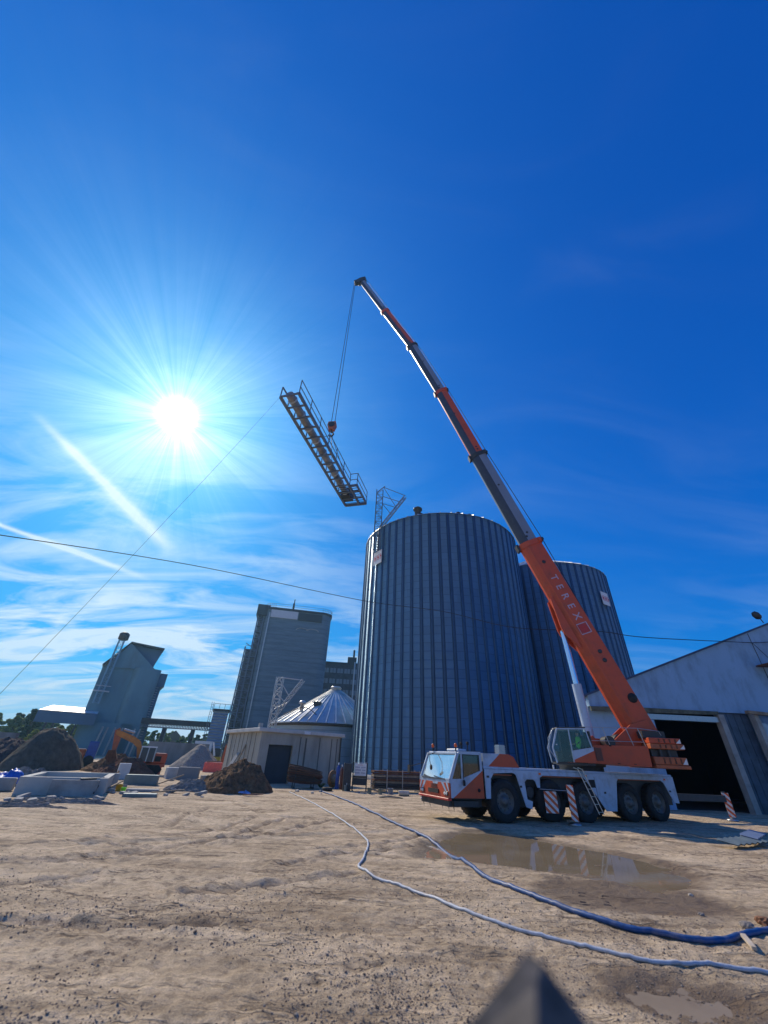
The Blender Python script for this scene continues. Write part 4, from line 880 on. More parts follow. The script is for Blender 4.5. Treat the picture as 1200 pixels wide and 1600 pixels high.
# counterweights: stacked slabs with gaps
for z0,z1,x1,m_ in ((1.78,1.90,3.66,M['orange2']),(1.91,2.16,3.60,M['orange2']),(2.42,2.60,3.66,M['orange2']),(2.61,2.80,3.58,M['orange'])):
    cw=MB().box((2.42,-1.28,z0),(x1,1.28,z1),ch=.015).build('counterweight',m_); put(cw)
    if z1-z0>.15:
        for k in range(4): MB().box((2.75+k*.2,-1.295,z0+.03),(2.80+k*.2,-1.282,z1-.03)).build('lifting_slot',M['rust'],cw)
        MB().prism([(x1-.2,z0+.02),(x1-.02,z0+.02),(x1-.02,z1-.02)],-1.292,-1.282,fx).build('warning_mark',M['sign'],cw)
mb=MB(); mb.box((2.45,-1.1,2.17),(3.4,1.1,2.41)); mb.tube((2.75,-1.2,2.17),(2.75,-1.2,2.41),.05,n=8); mb.tube((3.05,-1.2,2.17),(3.05,-1.2,2.41),.05,n=8); mb.box((2.35,-1.0,2.81),(3.2,1.0,3.05)); put(mb.build('counterweight_frame',M['dark']))
# operator cab
oc=sup('crane_cab'); y0,y1=-1.95,-1.12
cs=[(-1.42,1.80),(-1.50,2.3),(-1.22,2.96),(-.12,3.0),(-.02,2.4),(-.02,1.84)]
mb=MB()
for ya in (y0,y1-.04): 
    yb=ya+.04
    mb.prism([(-1.42,1.80),(-1.38,1.80),(-1.45,2.3),(-1.20,2.90),(-1.25,2.95),(-1.50,2.3)],ya,yb,fx)
    mb.prism([(-1.22,2.92),(-.12,2.955),(-.12,3.0),(-1.22,2.965)],ya,yb,fx); mb.prism([(-.80,1.84),(-.76,1.84),(-.76,2.93),(-.80,2.93)],ya,yb,fx)
    mb.prism([(-.16,2.95),(-.12,2.95),(.02,2.2),(-.02,2.2)],ya,yb,fx)
mb.build('frame',M['white'],oc)
mb=MB(); mb.prism([(-.76,1.92),(-.76,2.22),(.02,2.36),(.02,2.24)],y0-.01,y0+.05,fx,0); mb.prism([(-.76,1.84),(-.76,1.92),(.02,2.24),(.02,1.84)],y0-.01,y0+.05,fx,1); mb.build('door_panel',[M['white'],M['orange']],oc)
MB().prism([(-.98,1.84),(-.98,2.9),(-.14,2.93),(-.05,1.84)],y1-.09,y1-.05,fx).build('shade_backing',M['black'],oc)  # black sheet added so the cab inside looks dark
mb=MB(); mb.box((-1.40,y0+.05,1.76),(0,y1-.05,1.83)); mb.box((-.03,y0+.06,1.84),(0.03,y1-.06,2.9)); mb.build('floor',M['dark'],oc)
MB().prism([(-1.22,2.965),(-.12,3.0),(-.12,3.04),(-1.2,3.0)],y0,y1,fx).build('roof',M['dark'],oc)
MB().prism([(-.76,2.23),(-.76,2.93),(-.16,2.95),(-.0,2.38)],y0+.016,y0+.024,fx).build('door_window',M['glass'],oc)
MB().prism([(-1.38,1.84),(-1.45,2.3),(-1.20,2.90),(-.80,2.92),(-.80,1.84)],y0+.016,y0+.024,fx).build('side_window',M['glass'],oc)
mb=MB(); mb.add([(-1.41,y0+.05,1.84),(-1.41,y1-.05,1.84),(-1.475,y1-.05,2.3),(-1.475,y0+.05,2.3)],[(0,1,2,3)]); mb.add([(-1.475,y0+.05,2.3),(-1.475,y1-.05,2.3),(-1.225,y1-.05,2.93),(-1.225,y0+.05,2.93)],[(0,1,2,3)]); mb.build('windscreen',M['glass'],oc)
MB().box((-.55,y0+.2,2.08),(-.15,y1-.2,2.22)).box((-.22,y0+.2,2.22),(-.10,y1-.2,2.75)).box((-.5,y0+.3,1.84),(-.2,y1-.3,2.07)).build('seat',M['cloth'],oc)
MB().box((-1.3,y0+.2,1.84),(-1.1,y1-.2,2.18)).box((-.75,y0+.12,2.2),(-.25,y0+.2,2.28)).build('console',M['dark'],oc)
mb=MB(); mb.path([(-1.45,y0-.03,1.95),(-1.62,y0-.06,2.2),(-1.62,y0-.06,2.6),(-1.35,y0-.03,2.95)],.014,6); mb.build('grab_rail',M['steel'],oc)
mb=MB(); mb.tube((-1.35,y0,2.4),(-1.3,y0-.02,2.4),.02,n=5); mb.tube((-1.6,y0-.1,1.60),(-1.6,y0-.1,1.72),.03,n=6); mb.build('work_lamp',M['sign'],oc)

# ---- boom
BP=[(2.80,2.72),(-.50,12.27),(-2.76,19.03),(-4.94,25.58),(-7.18,31.73),(-9.75,37.51),(-12.43,43.6)]
BH=[1.12,.92,.80,.69,.60,.52]; BW=[.80,.70,.62,.54,.47,.41]
BC=['orange','boomgrey','orange','boomgrey','orange','boomgrey']
def bsec(h,w):
    # y across, z along the boom's own up side (top at +h/2)
    return [(-w/2,h*.5),(-w/2,-h*.02),(-w*.46,-h*.18),(-w*.32,-h*.38),(-w*.14,-h*.5),(w*.14,-h*.5),(w*.32,-h*.38),(w*.46,-h*.18),(w/2,-h*.02),(w/2,h*.5)]
def frame2(a,b):
    d=Vector((b[0]-a[0],0,b[1]-a[1])).normalized(); up_=Vector((-d.z,0,d.x)); 
    if up_.x<0: up_=-up_
    return d,up_
for i in range(6):
    a,b=BP[i],BP[i+1]; d,up_=frame2(a,b); h,w=BH[i],BW[i]; A=Vector((a[0],0,a[1])); B=Vector((b[0],0,b[1]))
    if i>0: A=A-d*.6
    f_=lambda x,y,s_: tuple(A+up_*y+Vector((0,x,0))+d*s_); Lb_=(B-A).length
    mb=MB(); mb.prism(bsec(h,w),0,Lb_,f_)
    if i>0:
        for q in (1,2,3,5,6,7): mb.mi[2+q]=1  # dark colour on the chamfers imitates the shaded underside
    bs=put(mb.build('boom_section',[M[BC[i]],M['underside_shade']]))
    # collar
    c=MB(); c.prism(bsec(h*1.09,w*1.10),Lb_-.28,Lb_+.03,f_); c.prism([(-w*.62,h*.56),(-w*.62,h*.42),(w*.62,h*.42),(w*.62,h*.56)],Lb_-.26,Lb_+.0,f_); c.build('collar',M['orange'] if i%2==0 else M['dark'],bs)
    k=MB(); k.prism([(-w*.3,h*.56),(-w*.3,h*.78),(w*.3,h*.78),(w*.3,h*.56)],Lb_-.1,Lb_+.05,f_); k.prism([(-w*.25,-h*.66),(-w*.25,-h*.55),(w*.25,-h*.55),(w*.25,-h*.66)],Lb_-.3,Lb_+.08,f_); k.build('guide_block',M['dark'],bs)
    hl=MB(); rnd=random.Random(i)
    for q in (.12,.15,.62) if i else (.37,.33,.86): 
        p=A+d*(Lb_*q)+Vector((0,-w/2-.003,0))+up_*h*rnd.uniform(.0,.2); hl.lathe([(0,0),(.07 if i else .10,0),(.06,.012),(0,.014)],12,M=Matrix.Translation(p)@Matrix.Rotation(R(90),4,'X'))
    hl.build('pin_hole',M['dark'],bs)
    if i==0: # stiffening edge under the base section
        e_=MB(); e_.prism([(-w*.52,-h*.14),(-w*.52,-h*.20),(-w*.47,-h*.27),(-w*.42,-h*.24)],1.0,Lb_-.3,f_); e_.build('edge_rail',M['orange'],bs)
        # lettering and red emblem, reading down the boom
        def onboom(s_,off): return A+d*s_+up_*off+Vector((0,-w/2-.006,0))
        x_=-d; y_=up_; z_=Vector((0,-1,0))
        def MT(p): return Matrix(((x_.x,y_.x,z_.x,p.x),(x_.y,y_.y,z_.y,p.y),(x_.z,y_.z,z_.z,p.z),(0,0,0,1)))
        sT=(10.0-2.72)/d.z; sX=(7.95-2.72)/d.z
        for j,chh in enumerate('TEREX'):
            text_mesh(chh,.50,MT(onboom(sT-(sT-sX)*(j/4),.12)),'letter',M['text'],bs,.004)
        em=MB(); c0=onboom(sX-.62,.10)
        for s0,s1,o0,o1_ in ((-.27,.27,-.27,-.23),(-.27,.27,.23,.27),(-.27,-.23,-.23,.23),(.23,.27,-.23,.23)):
            em.add([tuple(c0+d*s0+up_*o0),tuple(c0+d*s1+up_*o0),tuple(c0+d*s1+up_*o1_),tuple(c0+d*s0+up_*o1_)],[(0,1,2,3)])
        em.build('emblem_outline',M['text'],bs)
        em=MB(); em.add([tuple(c0+d*a_*.21+up_*b_*.21) for a_,b_ in ((-1,-1),(1,-1),(1,1),(-1,1))],[(0,1,2,3)]); em.build('emblem',M['red'],bs)
        hd=MB(); hd.prism([(-.55,-h*.52),(.55,-h*.52),(.55,-h*.95),(-.55,-h*.95)],4.6,5.2,f_); hd.prism([(-.3,-h*.5),(.3,-h*.5),(.3,-h*.75),(-.3,-h*.75)],3.9,5.8,f_); 
# cylinder bracket under the base section
d,up_=frame2(BP[0],BP[1]); A=Vector((BP[0][0],0,BP[0][1])); f_=lambda x,y,s_: tuple(A+up_*y+Vector((0,x,0))+d*s_)
cs_=5.15; mb=MB(); mb.prism([(cs_-1.0,-.50),(cs_-.15,-.86),(cs_+.15,-.86),(cs_+1.6,-.60),(cs_+1.7,-.45),(cs_-1.0,-.45)],-.36,-.26,lambda s_,y,a:tuple(A+up_*y+Vector((0,a,0))+d*s_)); mb.prism([(cs_-1.0,-.50),(cs_-.15,-.86),(cs_+.15,-.86),(cs_+1.6,-.60),(cs_+1.7,-.45),(cs_-1.0,-.45)],.26,.36,lambda s_,y,a:tuple(A+up_*y+Vector((0,a,0))+d*s_)); put(mb.build('cylinder_bracket',M['orange']))
ct=A+d*cs_-up_*.75; cb_=Vector((.62,0,2.5)); cm=cb_.lerp(ct,.50)
put(MB().tube(cb_,cm,.20,n=20).build('lift_cylinder',M['white'])); put(MB().tube(cm,ct,.13,n=20).build('cylinder_rod',mat('blue_tinted_chrome',(.45,.60,.80),.18,.9)))
put(MB().tube(ct-Vector((0,.3,0)),ct+Vector((0,.3,0)),.09,n=12).build('cylinder_pin',M['dark']))
mb=MB(); mb.prism([(-.05,1.9),(.95,1.9),(.78,2.6),(.62,2.85),(.42,2.75)],-.39,-.25,fx); mb.prism([(-.05,1.9),(.95,1.9),(.78,2.6),(.62,2.85),(.42,2.75)],.25,.39,fx); put(mb.build('cylinder_foot',M['orange']))
mb=MB()
for k in range(5): mb.path([(2.75,-.2+.1*k,4.0),(3.05,-.2+.1*k,3.6),(3.25,-.15+.1*k,3.0),(2.95,-.1+.1*k,2.5)],.025,6)
mb.lathe([(.0,-.12),(.2,-.12),(.2,.12),(0,.12)],14,M=Matrix.Translation((2.62,-.3,4.35))@Matrix.Rotation(R(90),4,'X')); put(mb.build('hydraulic_hose',M['black']))
# head and ropes
tp=Vector((BP[6][0],0,BP[6][1])); d,up_=frame2(BP[5],BP[6]); hd=MB()
hd.prism([(-.30,-.45),(.25,-.5),(.45,.1),(.35,.55),(-.1,.5),(-.35,.3)],-.22,.22,lambda s_,y,a:tuple(tp+d*s_+up_*y+Vector((0,a,0))))
hd.lathe([(.24,-.2),(.2,-.1),(.24,0),(.2,.1),(.24,.2)],20,M=Matrix.Translation(tp+d*.1-up_*.55)@Matrix.Rotation(R(90),4,'X')); hd.lathe([(.2,-.1),(.2,.1)],16,M=Matrix.Translation(tp+d*.3+up_*.4)@Matrix.Rotation(R(90),4,'X'))
bh=put(hd.build('boom_head',M['dark']))
SW=CRM@SL; HOOKW=SW@(tp-up_*.55); HOOKW.z=0
hx0=tp+d*.1-up_*.74; hz0=22.9
mb=MB(); hk=Vector((hx0.x,0,hz0))
for y in (-.14,.16): mb.tube(hx0+Vector((0,y,0)),hk+Vector((.12 if y>0 else -.05,y,0)),.022,n=6)
# ropes from the head to the winch along the boom's top
prev=tp+up_*.55+d*.3
mb.path([prev]+[Vector((BP[i][0],0,BP[i][1]))+frame2(BP[i-1],BP[i])[1]*(BH[i-1]*.8) for i in (5,4,3,2,1)]+[Vector((2.3,-.1,6.0)),Vector((2.2,0,2.9))],.02,6)
put(mb.build('hoist_rope',M['cable']))
hb=sup('hook_block'); hb.matrix_local=SL@Matrix.Translation((hx0.x,0,0))
mb=MB(); mb.prism([(-.28,22.95),(-.33,22.6),(-.2,22.15),(.2,22.15),(.33,22.6),(.28,22.95)],-.16,.16,fx); mb.build('block',M['orange2'],hb)
MB().lathe([(.26,-.18),(.26,.18)],20,M=Matrix.Translation((0,0,22.65))@Matrix.Rotation(R(90),4,'X')).build('sheave',M['dark'],hb)
MB().tube((0,0,22.18),(0,0,21.95),.07,n=10).path([(0,0,21.98),(.14,0,21.9),(.2,0,21.75),(.12,0,21.6),(-.04,0,21.56),(-.16,0,21.66),(-.15,0,21.78)],[.06,.065,.07,.065,.055,.045,.02],8).build('hook',M['dark'],hb)
HK=SW@Vector((hx0.x+.08,0,21.62))
# operator
def person():
    v=[(0,0,0),(.0,0,.22),(0,0,.42),(0,0,.52),(0,0,.60),(0,0,.70),(0,0,.76)]; r_=[.14,.15,.165,.10,.055,.095,.085]
    e=[(0,1),(1,2),(2,3),(3,4),(4,5),(5,6)]
    def chain(root,pts,rs):
        k=root
        for p,q in zip(pts,rs): v.append(p); r_.append(q); e.append((k,len(v)-1)); k=len(v)-1
        return k
    for s in (-1,1):
        hnd=chain(3,[(0,.17*s,.50),(-.05,.23*s,.26),(-.26,.2*s,.20),(-.33,.19*s,.21),(-.37,.185*s,.20)],[.058,.045,.036,.032,.024])
        for j in range(4): chain(hnd,[(-.40-.005*(j in(1,2)),(.165+.014*j)*s,.195),(-.43-.008*(j in(1,2)),(.165+.014*j)*s,.175),(-.43,(.165+.014*j)*s,.155)],[.009,.008,.007])
        chain(hnd-1,[(-.35,.155*s,.20),(-.375,.145*s,.185)],[.010,.008])
        chain(0,[(-.08,.1*s,-.01),(-.42,.12*s,.02),(-.46,.12*s,-.32),(-.48,.12*s,-.36),(-.60,.12*s,-.37)],[.09,.07,.045,.045,.035])
    me=bpy.data.meshes.new('p'); me.from_pydata(v,e,[]); o=bpy.data.objects.new('p',me); COL.objects.link(o)
    sk_=o.modifiers.new('s','SKIN'); 
    for i,q in enumerate(r_): me.skin_vertices[0].data[i].radius=(q,q*(1.25 if i in(1,2) else 1))
    me.skin_vertices[0].data[0].use_root=True
    o.modifiers.new('u','SUBSURF').levels=1; bpy.context.view_layer.update()
    m2=bpy.data.meshes.new_from_object(o.evaluated_get(bpy.context.evaluated_depsgraph_get())); bpy.data.objects.remove(o)
    for x in (M['cloth'],M['hiviz'],M['skin'],M['dark']): m2.materials.append(x)
    for p in m2.polygons:
        c=p.center; p.use_smooth=True
        p.material_index=2 if (c.z>.56 or c.x<-.28 and .12<c.z<.26 and abs(c.y)>.13) else (1 if c.z>.03 and c.x>-.2 and abs(c.y)<.25 else 0)
    b=bpy.data.objects.new('person',m2); COL.objects.link(b)
    MB().lathe([(.098,.0),(.10,.04),(.085,.085),(.05,.11),(0,.12)],16,M=Matrix.Translation((.012,0,.735))).build('hair',M['dark'],b)
    f=MB(); f.lathe([(0,-.02),(.016,0),(0,.02)],8,M=Matrix.Translation((-.098,0,.69))@Matrix.Rotation(R(-15),4,'Y')); 
    for s in (-1,1): f.lathe([(0,-.022),(.012,0),(0,.022)],8,M=Matrix.Translation((.0,.096*s,.70)))
    f.build('face',M['skin'],b)
    g=MB(); 
    for s in (-1,1): g.lathe([(0,-.008),(.009,0),(0,.008)],8,M=Matrix.Translation((-.092,.033*s,.715)))
    g.box((-.098,-.025,.655),(-.09,.025,.661)); g.build('eyes_and_mouth',M['brownp'],b)
    return b
pe=person(); pe.matrix_world=SW@Matrix.Translation((-.36,-1.53,2.30))@Matrix.Scale(.74,4); TAG(pe,'person in a bright green vest sitting in the crane operator cab','person')

# ------------------------------------------------------------------ lifted catwalk with conveyor trough
ZC=18.3; a_=G(438,620,ZC); b_=G(540,790,ZC); c_=G(467,614,ZC); e_=G(571,784,ZC)
ctr=Vector(((a_.x+b_.x+c_.x+e_.x)/4,(a_.y+b_.y+c_.y+e_.y)/4,0)); dr=(b_-a_).normalized(); ang=math.atan2(dr.y,dr.x)
CW=thing('conveyor_walkway',(a_.x,a_.y,ZC),ang,'steel walkway carrying a round conveyor tube, hanging from the crane hook','walkway')
Lc=(b_-a_).length; nv=Vector((-dr.y,dr.x,0)); wC=abs((c_-a_).dot(nv)); sg=1 if (c_-a_).dot(nv)>0 else -1; we=abs((e_-b_).dot(nv)); wC=max(.95,min(wC,1.6))
Lm=Lc-2.4
mb=MB(); mb.bar((0,0,0),(Lc,0,0),.12,.18); mb.bar((0,sg*wC,0),(Lc,sg*wC,0),.12,.18); mb.bar((Lc,0,0),(Lc,sg*we,0),.12,.2); mb.bar((Lm,sg*we,0),(Lc,sg*we,0),.1,.18); mb.bar((Lm,sg*wC,0),(Lm,sg*we,0),.1,.18)
nn=13
for i in range(nn+1): 
    x=Lc*i/nn; mb.bar((x,0,0),(x,sg*(wC if x<Lm else we),0),.08,.1)
    if i<nn: mb.bar((x,0,-.02),(x,0,.8),.05)
mb.bar((0,0,.8),(Lc,0,.8),.07); mb.build('frame',M['lattice'],CW)
mb=MB(); 
for i in range(9): mb.bar((Lm+.15+i*.26,0.05,.07),(Lm+.15+i*.26,sg*(we-.05),.07),.05,.02)
for i in range(int(Lm/.30)): mb.bar((i*.30,sg*(wC*.86),.07),(i*.30,sg*(wC-.05),.07),.06,.02)
mb.build('grating',M['dark'],CW)
cv_=MB(); cv_.tube((.2,sg*wC*.36,.32),(Lc-1.0,sg*wC*.36,.32),.24,n=18); cvo=cv_.build('conveyor_tube',mat('worn_conveyor_steel',(.30,.28,.27),.45,.6,nscale=1.5,namp=.4,dirt=(.14,.10,.08),dscale=1.3,damt=.7),CW)
mb=MB()
for i in range(9): mb.lathe([(.25,-.04),(.29,-.04),(.29,.04),(.25,.04)],18,M=Matrix.Translation((.6+i*(Lc-2)/8,sg*wC*.36,.32))@Matrix.Rotation(R(90),4,'Y'))
mb.build('flange',M['lattice_l'],cvo)
mb=MB(); mb.box((Lc-1.3,sg*wC*.36-.35,.05),(Lc-.4,sg*wC*.36+.35,.75)); mb.build('conveyor_head',M['dark'],CW)
mb=MB()
def rail(pts,z0):
    for i in range(len(pts)-1):
        p,q=Vector(pts[i]),Vector(pts[i+1]); n_=max(1,int((q-p).length/1.25))
        for k in range(n_+1): s_=p.lerp(q,k/n_); mb.tube(s_,s_+Vector((0,0,1.1)),.03,n=5)
        for z in (.55,1.1): mb.tube(p+Vector((0,0,z)),q+Vector((0,0,z)),.028,n=5)
rail([(0,sg*wC,0),(Lm,sg*wC,0),(Lm,sg*we,0),(Lc,sg*we,0)],0); mb.build('handrail',M['lattice'],CW)
ci=Matrix.Translation((a_.x,a_.y,ZC))@Matrix.Rotation(ang,4,'Z'); hkl=ci.inverted()@HK
mb=MB()
for x,y in ((Lc*.38,0),(Lc*.70,0),(Lc*.38,sg*wC),(Lc*.70,sg*wC)): mb.tube((x,y,.8 if y==0 else .1),hkl,.022,n=6)
mb.build('sling',M['cable'],CW)
def wire(name,pts,r,mt,label,cat,sag=0,n=24,cuts=None):
    out=[]
    for i in range(len(pts)-1):
        p,q=Vector(pts[i]),Vector(pts[i+1])
        for k in range(n if i==len(pts)-2 else n): 
            s_=k/n; o=p.lerp(q,s_); o.z-=sag*4*s_*(1-s_); out.append(o)
    out.append(Vector(pts[-1])); o0=out[0].copy(); mb=MB(); mb.path([x-o0 for x in out],r,6); o=mb.build(name,mt); o.location=o0; return TAG(o,label,cat)
tg=AT(0,1080,13.0); tl0=Vector((a_.x,a_.y,ZC)); dtg=(tg-tl0).normalized()
wire('tag_line',[tl0,tl0+dtg*((tl0.z-.0)/-dtg.z if dtg.z<0 else 25)],.0045,M['cable'],'thin guide rope slanting down from the hanging walkway to the left','rope',.25)
# overhead cable
ca=AT(-80,824,24); cb=AT(300,883,26); cc_=AT(565,938,28.5); 
ce=Vector((12.72+wx(44.2),YW-.05,YW/math.cos(R(44.2))*math.tan(R(11.86))+1.65)); cd_=AT(800,980,26.5); ce2=AT(930,986,27.5); ce3=AT(1010,996,28)
def smooth(pts,n=8):
    o=[]; P=[pts[0]]+pts+[pts[-1]]
    for i in range(1,len(P)-2):
        for k in range(n):
            t_=k/n; a,b,c,d=P[i-1],P[i],P[i+1],P[i+2]
            o.append(.5*((2*b)+(c-a)*t_+(2*a-5*b+4*c-d)*t_*t_+(3*b-a-3*c+d)*t_**3))
    o.append(pts[-1]); return o
pts=smooth([ca,cb,cc_,AT(690,955,28),cd_,ce2,ce3,ce]); mb=MB(); mb.path([p-pts[0] for p in pts],.022,6); o=mb.build('overhead_cable',M['cable']); o.location=pts[0]; TAG(o,'black overhead cable crossing the sky and the near silo to the workshop','cable')
cf=ce+Vector((9,-.8,.6)); mb=MB(); mb.path([(0,0,0),(cf-ce)],.02,6); o=mb.build('overhead_cable',M['cable']); o.location=ce; TAG(o,'short black cable leaving the workshop wall to the right','cable')
bw=Vector(BK.location); mb=MB(); mb.path([(0,0,0),(bw+Vector((.0,-.9,.2))-ce)],.016,6); o=mb.build('service_cable',M['cable']); o.location=ce; TAG(o,'thin cable dropping from the overhead cable to the wall bracket','cable')
# ------------------------------------------------------------------ foreground post
pd=ray(828,1497); pp=Vector((pd[0]*.40,pd[1]*.40,CAMZ+pd[2]*.40))
PO=thing('wooden_post',(pp.x,pp.y,0),R(38),'weathered post with a pointed top, right in front of the viewer, out of focus','post')
mb=MB(); hw_=.062; zt=pp.z; mb.box((-hw_-.045,-hw_,0),(hw_,hw_,zt-.085)); mb.build('post',M['conc_d'],PO)
mb=MB(); K_=.012; mb.add([(-hw_-.049,-hw_-.004,zt-.085),(hw_+.004,-hw_-.004,zt-.085),(hw_+.004,hw_+.004,zt-.085),(-hw_-.049,hw_+.004,zt-.085),(-K_,-K_,zt-.012),(K_,-K_*.6,zt-.004),(K_,K_,zt),(-K_,K_*.8,zt-.006)],[(0,1,5,4),(1,2,6,5),(2,3,7,6),(3,0,4,7),(4,5,6,7),(3,2,1,0)]); mb.build('pointed_cap',mat('dark_weathered_wood',(.12,.105,.09),.9,nscale=30,namp=.5,dirt=(.03,.03,.03),dscale=20,damt=.8),PO)
# ------------------------------------------------------------------ hoses
def hose(px,r,mt,name,label,wob=0,par=None,end=None):
    P=smooth([G(*p) for p in px],10); rn=random.Random(len(px)); o=[]
    X=np.array([p.x for p in P]); Y=np.array([p.y for p in P]); Z=hgt(X,Y)
    Z=np.maximum(Z,np.convolve(np.pad(Z,4,mode='edge'),np.ones(9)/9,'valid'))
    for i,p in enumerate(P): o.append(Vector((p.x+rn.uniform(-wob,wob)*.5,p.y+rn.uniform(-wob,wob)*.5,Z[i]+r*.75)))
    o0=o[0].copy(); mb=MB(); mb.path([q-o0 for q in o],[r*(1+.04*math.sin(i*.9)+.03*rn.random()) for i in range(len(o))],12,flat=.85); ob=mb.build(name,mt); ob.location=o0
    return TAG(ob,label,'hose','hoses laid across the yard')
hose([(500,1237),(530,1247),(565,1262),(600,1279),(640,1298),(680,1316),(712,1338),(745,1362),(780,1383),(830,1404),(880,1423),(930,1440),(985,1455),(1040,1464),(1090,1473),(1130,1474),(1165,1467),(1215,1459),(1270,1452)],.036,M['hose_b'],'blue_hose','thick blue lay-flat hose running from the sign to the right edge past the puddle')
hose([(452,1238),(480,1251),(515,1271),(548,1291),(569,1308),(575,1322),(569,1341),(560,1356),(575,1370),(610,1382),(660,1400),(720,1425),(790,1449),(860,1467),(930,1485),(1000,1503),(1060,1512),(1110,1514),(1160,1521),(1215,1528),(1270,1535)],.021,M['hose_w'],'pale_hose','thin pale hose with an S-bend, nearer the viewer than the blue one',.006)
# ------------------------------------------------------------------ mounds
def mound(cx,cy,rx,ry,h,mt,name,label,cat='heap',group=None,seed=0,rough=.25,sharp=1.0,lean=0,n=64,tag=True):
    rs=np.linspace(0,1,n//2)**.8; an=np.linspace(0,2*math.pi,n*2,endpoint=False); A,Q=np.meshgrid(an,rs)
    wob=1+.16*fbm(np.cos(A)*1.3+seed*3.1,np.sin(A)*1.3+seed,3); X=Q*np.cos(A)*rx*wob; Y=Q*np.sin(A)*ry*wob
    prof=np.clip(1-Q**sharp,0,1); prof=np.where(Q<.15,prof*(1-.12*(1-Q/.15)),prof)
    Z=h*prof*(1+rough*fbm(X*1.0/rx*2.2+seed*5,Y/ry*2.2,4))+h*.10*rough*4*fbm(X*3/rx*2+seed,Y*3/ry*2,4)*np.minimum(1,(1-Q)*5)+h*.05*rough*4*fbm(X*9/rx*2+seed,Y*9/ry*2,3)*np.minimum(1,(1-Q)*5)-.06*(Q>.93)
    X=X+lean*prof; m_=len(an); vs=np.stack([X,Y,Z],-1).reshape(-1,3).tolist(); fs=[]
    for i in range(len(rs)-1):
        for k in range(m_): k2=(k+1)%m_; fs.append((i*m_+k,i*m_+k2,(i+1)*m_+k2,(i+1)*m_+k))
    mb=MB(); mb.add(vs,fs,0,rough<.2); o=mb.build(name,mt,None,False); o.location=(cx,cy,0); 
    return TAG(o,label,cat,group)
def dirtmat(name,c0,c1,sc=6,b=.8): 
    def ex(T,P,c):
        nz=T.n('ShaderNodeTexNoise',{0:(c,3),'Scale':sc,'Detail':8,'Roughness':.75}); cr=T.ramp(nz,[(.32,c0),(.66,c1)]); T.t.links.new(cr.outputs[0],P.inputs['Base Color'])
        bz=T.n('ShaderNodeTexNoise',{0:(c,3),'Scale':sc*3,'Detail':7,'Roughness':.7}); bp=T.n('ShaderNodeBump',{'Height':bz,'Strength':b,'Distance':.12}); T.t.links.new(bp.outputs[0],P.inputs['Normal'])
    return mat(name,c0,.95,extra=ex,spec=.1)
D1=dirtmat('dug_brown_soil',(.08,.045,.025),(.30,.18,.10)); D2=dirtmat('dark_soil',(.085,.075,.055),(.19,.16,.115),3); D3=dirtmat('pale_gravel',(.20,.17,.14),(.40,.36,.30),9,.5); D4=dirtmat('grey_rubble',(.10,.09,.08),(.40,.36,.31),5)
g1,g2=G(300,1238),G(426,1238); mound((g1.x+g2.x)/2-.25,g1.y+2.0,(g2.x-g1.x)/2*1.2,2.0,1.30,D1,'soil_heap','heap of freshly dug brown soil in front of the concrete shed',seed=2,rough=.42,sharp=1.5)
g1,g2=G(25,1207),G(140,1207); mound((g1.x+g2.x)/2-2.6,g1.y+4.0,(g2.x-g1.x)/2*1.5,3.8,2.5,D2,'soil_heap','big dark rounded soil heap behind the concrete basin',seed=5,rough=.16,sharp=1.9)
g1=G(0,1206); mound(g1.x-3.3,g1.y+4.0,3.2,3.2,2.0,dirtmat('blackish_soil',(.05,.045,.045),(.15,.11,.095),2),'soil_heap','blackish soil heap cut by the left edge of the picture',seed=8,rough=.25,sharp=1.2)
g1=G(150,1207); mound(g1.x,g1.y+2.2,2.3,1.6,1.15,D1,'soil_heap','low brown heap between the big dark heap and the excavator',seed=11,rough=.35,sharp=1.3)
g1=G(284,1203); mound(g1.x+.3,g1.y+2.6,2.9,2.6,2.45,D3,'gravel_heap','pale pointed gravel heap right of the excavator',seed=3,rough=.10,sharp=.9)
g1=G(292,1238); mound(g1.x,g1.y+.9,1.55,.75,.42,D4,'rubble_heap','low heap of grey rubble and scraps left of the brown soil heap',seed=14,rough=.6,sharp=1.2)
g1=G(90,1256); mound(g1.x,g1.y+.35,2.0,.3,.14,D4,'rubble_heap','thin strip of rubble along the foot of the concrete basin',seed=21,rough=.8,sharp=1.2)
g1=G(30,1262); mound(g1.x-.3,g1.y+.3,1.6,.25,.10,D4,'rubble_heap','flat scrap of rubble at the left edge below the basin',seed=23,rough=.8,sharp=1.2)
# ------------------------------------------------------------------ concrete basin
q0,q1=G(18,1243),G(160,1244); th_=math.atan2(q1.y-q0.y,q1.x-q0.x); BA=thing('concrete_basin',q0,th_,'rectangular precast concrete basin lying open on the ground, far left','basin'); Lb_=(q1-q0).length; hb_=.56; db_=3.6
mb=MB(); mb.box((0,0,0),(Lb_,.24,hb_-.0)); mb.box((0,db_-.24,0),(Lb_+.2,db_,hb_+.02)); mb.box((Lb_-.24,.241,0),(Lb_,db_-.241,hb_+.01)); mb.box((-.0,.241,0),(.24,db_-.241,hb_)); mb.box((.16,.16,.02),(Lb_-.16,db_-.16,.08)); mb.build('wall',mat('pale_new_concrete',(.46,.46,.42),.85,nscale=2,namp=.12,bump=.15,bscale=12,dirt=(.18,.17,.15),dscale=2,damt=.4),BA)
mb=MB(); mb.box((1.05,-.22,0),(2.55,-.003,hb_-.06)); mb.build('front_block',M['conc'],BA)
mb=MB(); mb.bar((1.9,-.1,hb_-.03),(2.5,.1,hb_-.01),.14,.05); mb.bar((2.62,.3,hb_+.02),(2.50,-.25,.1),.035); mb.build('timber_scrap',M['dark'],BA)
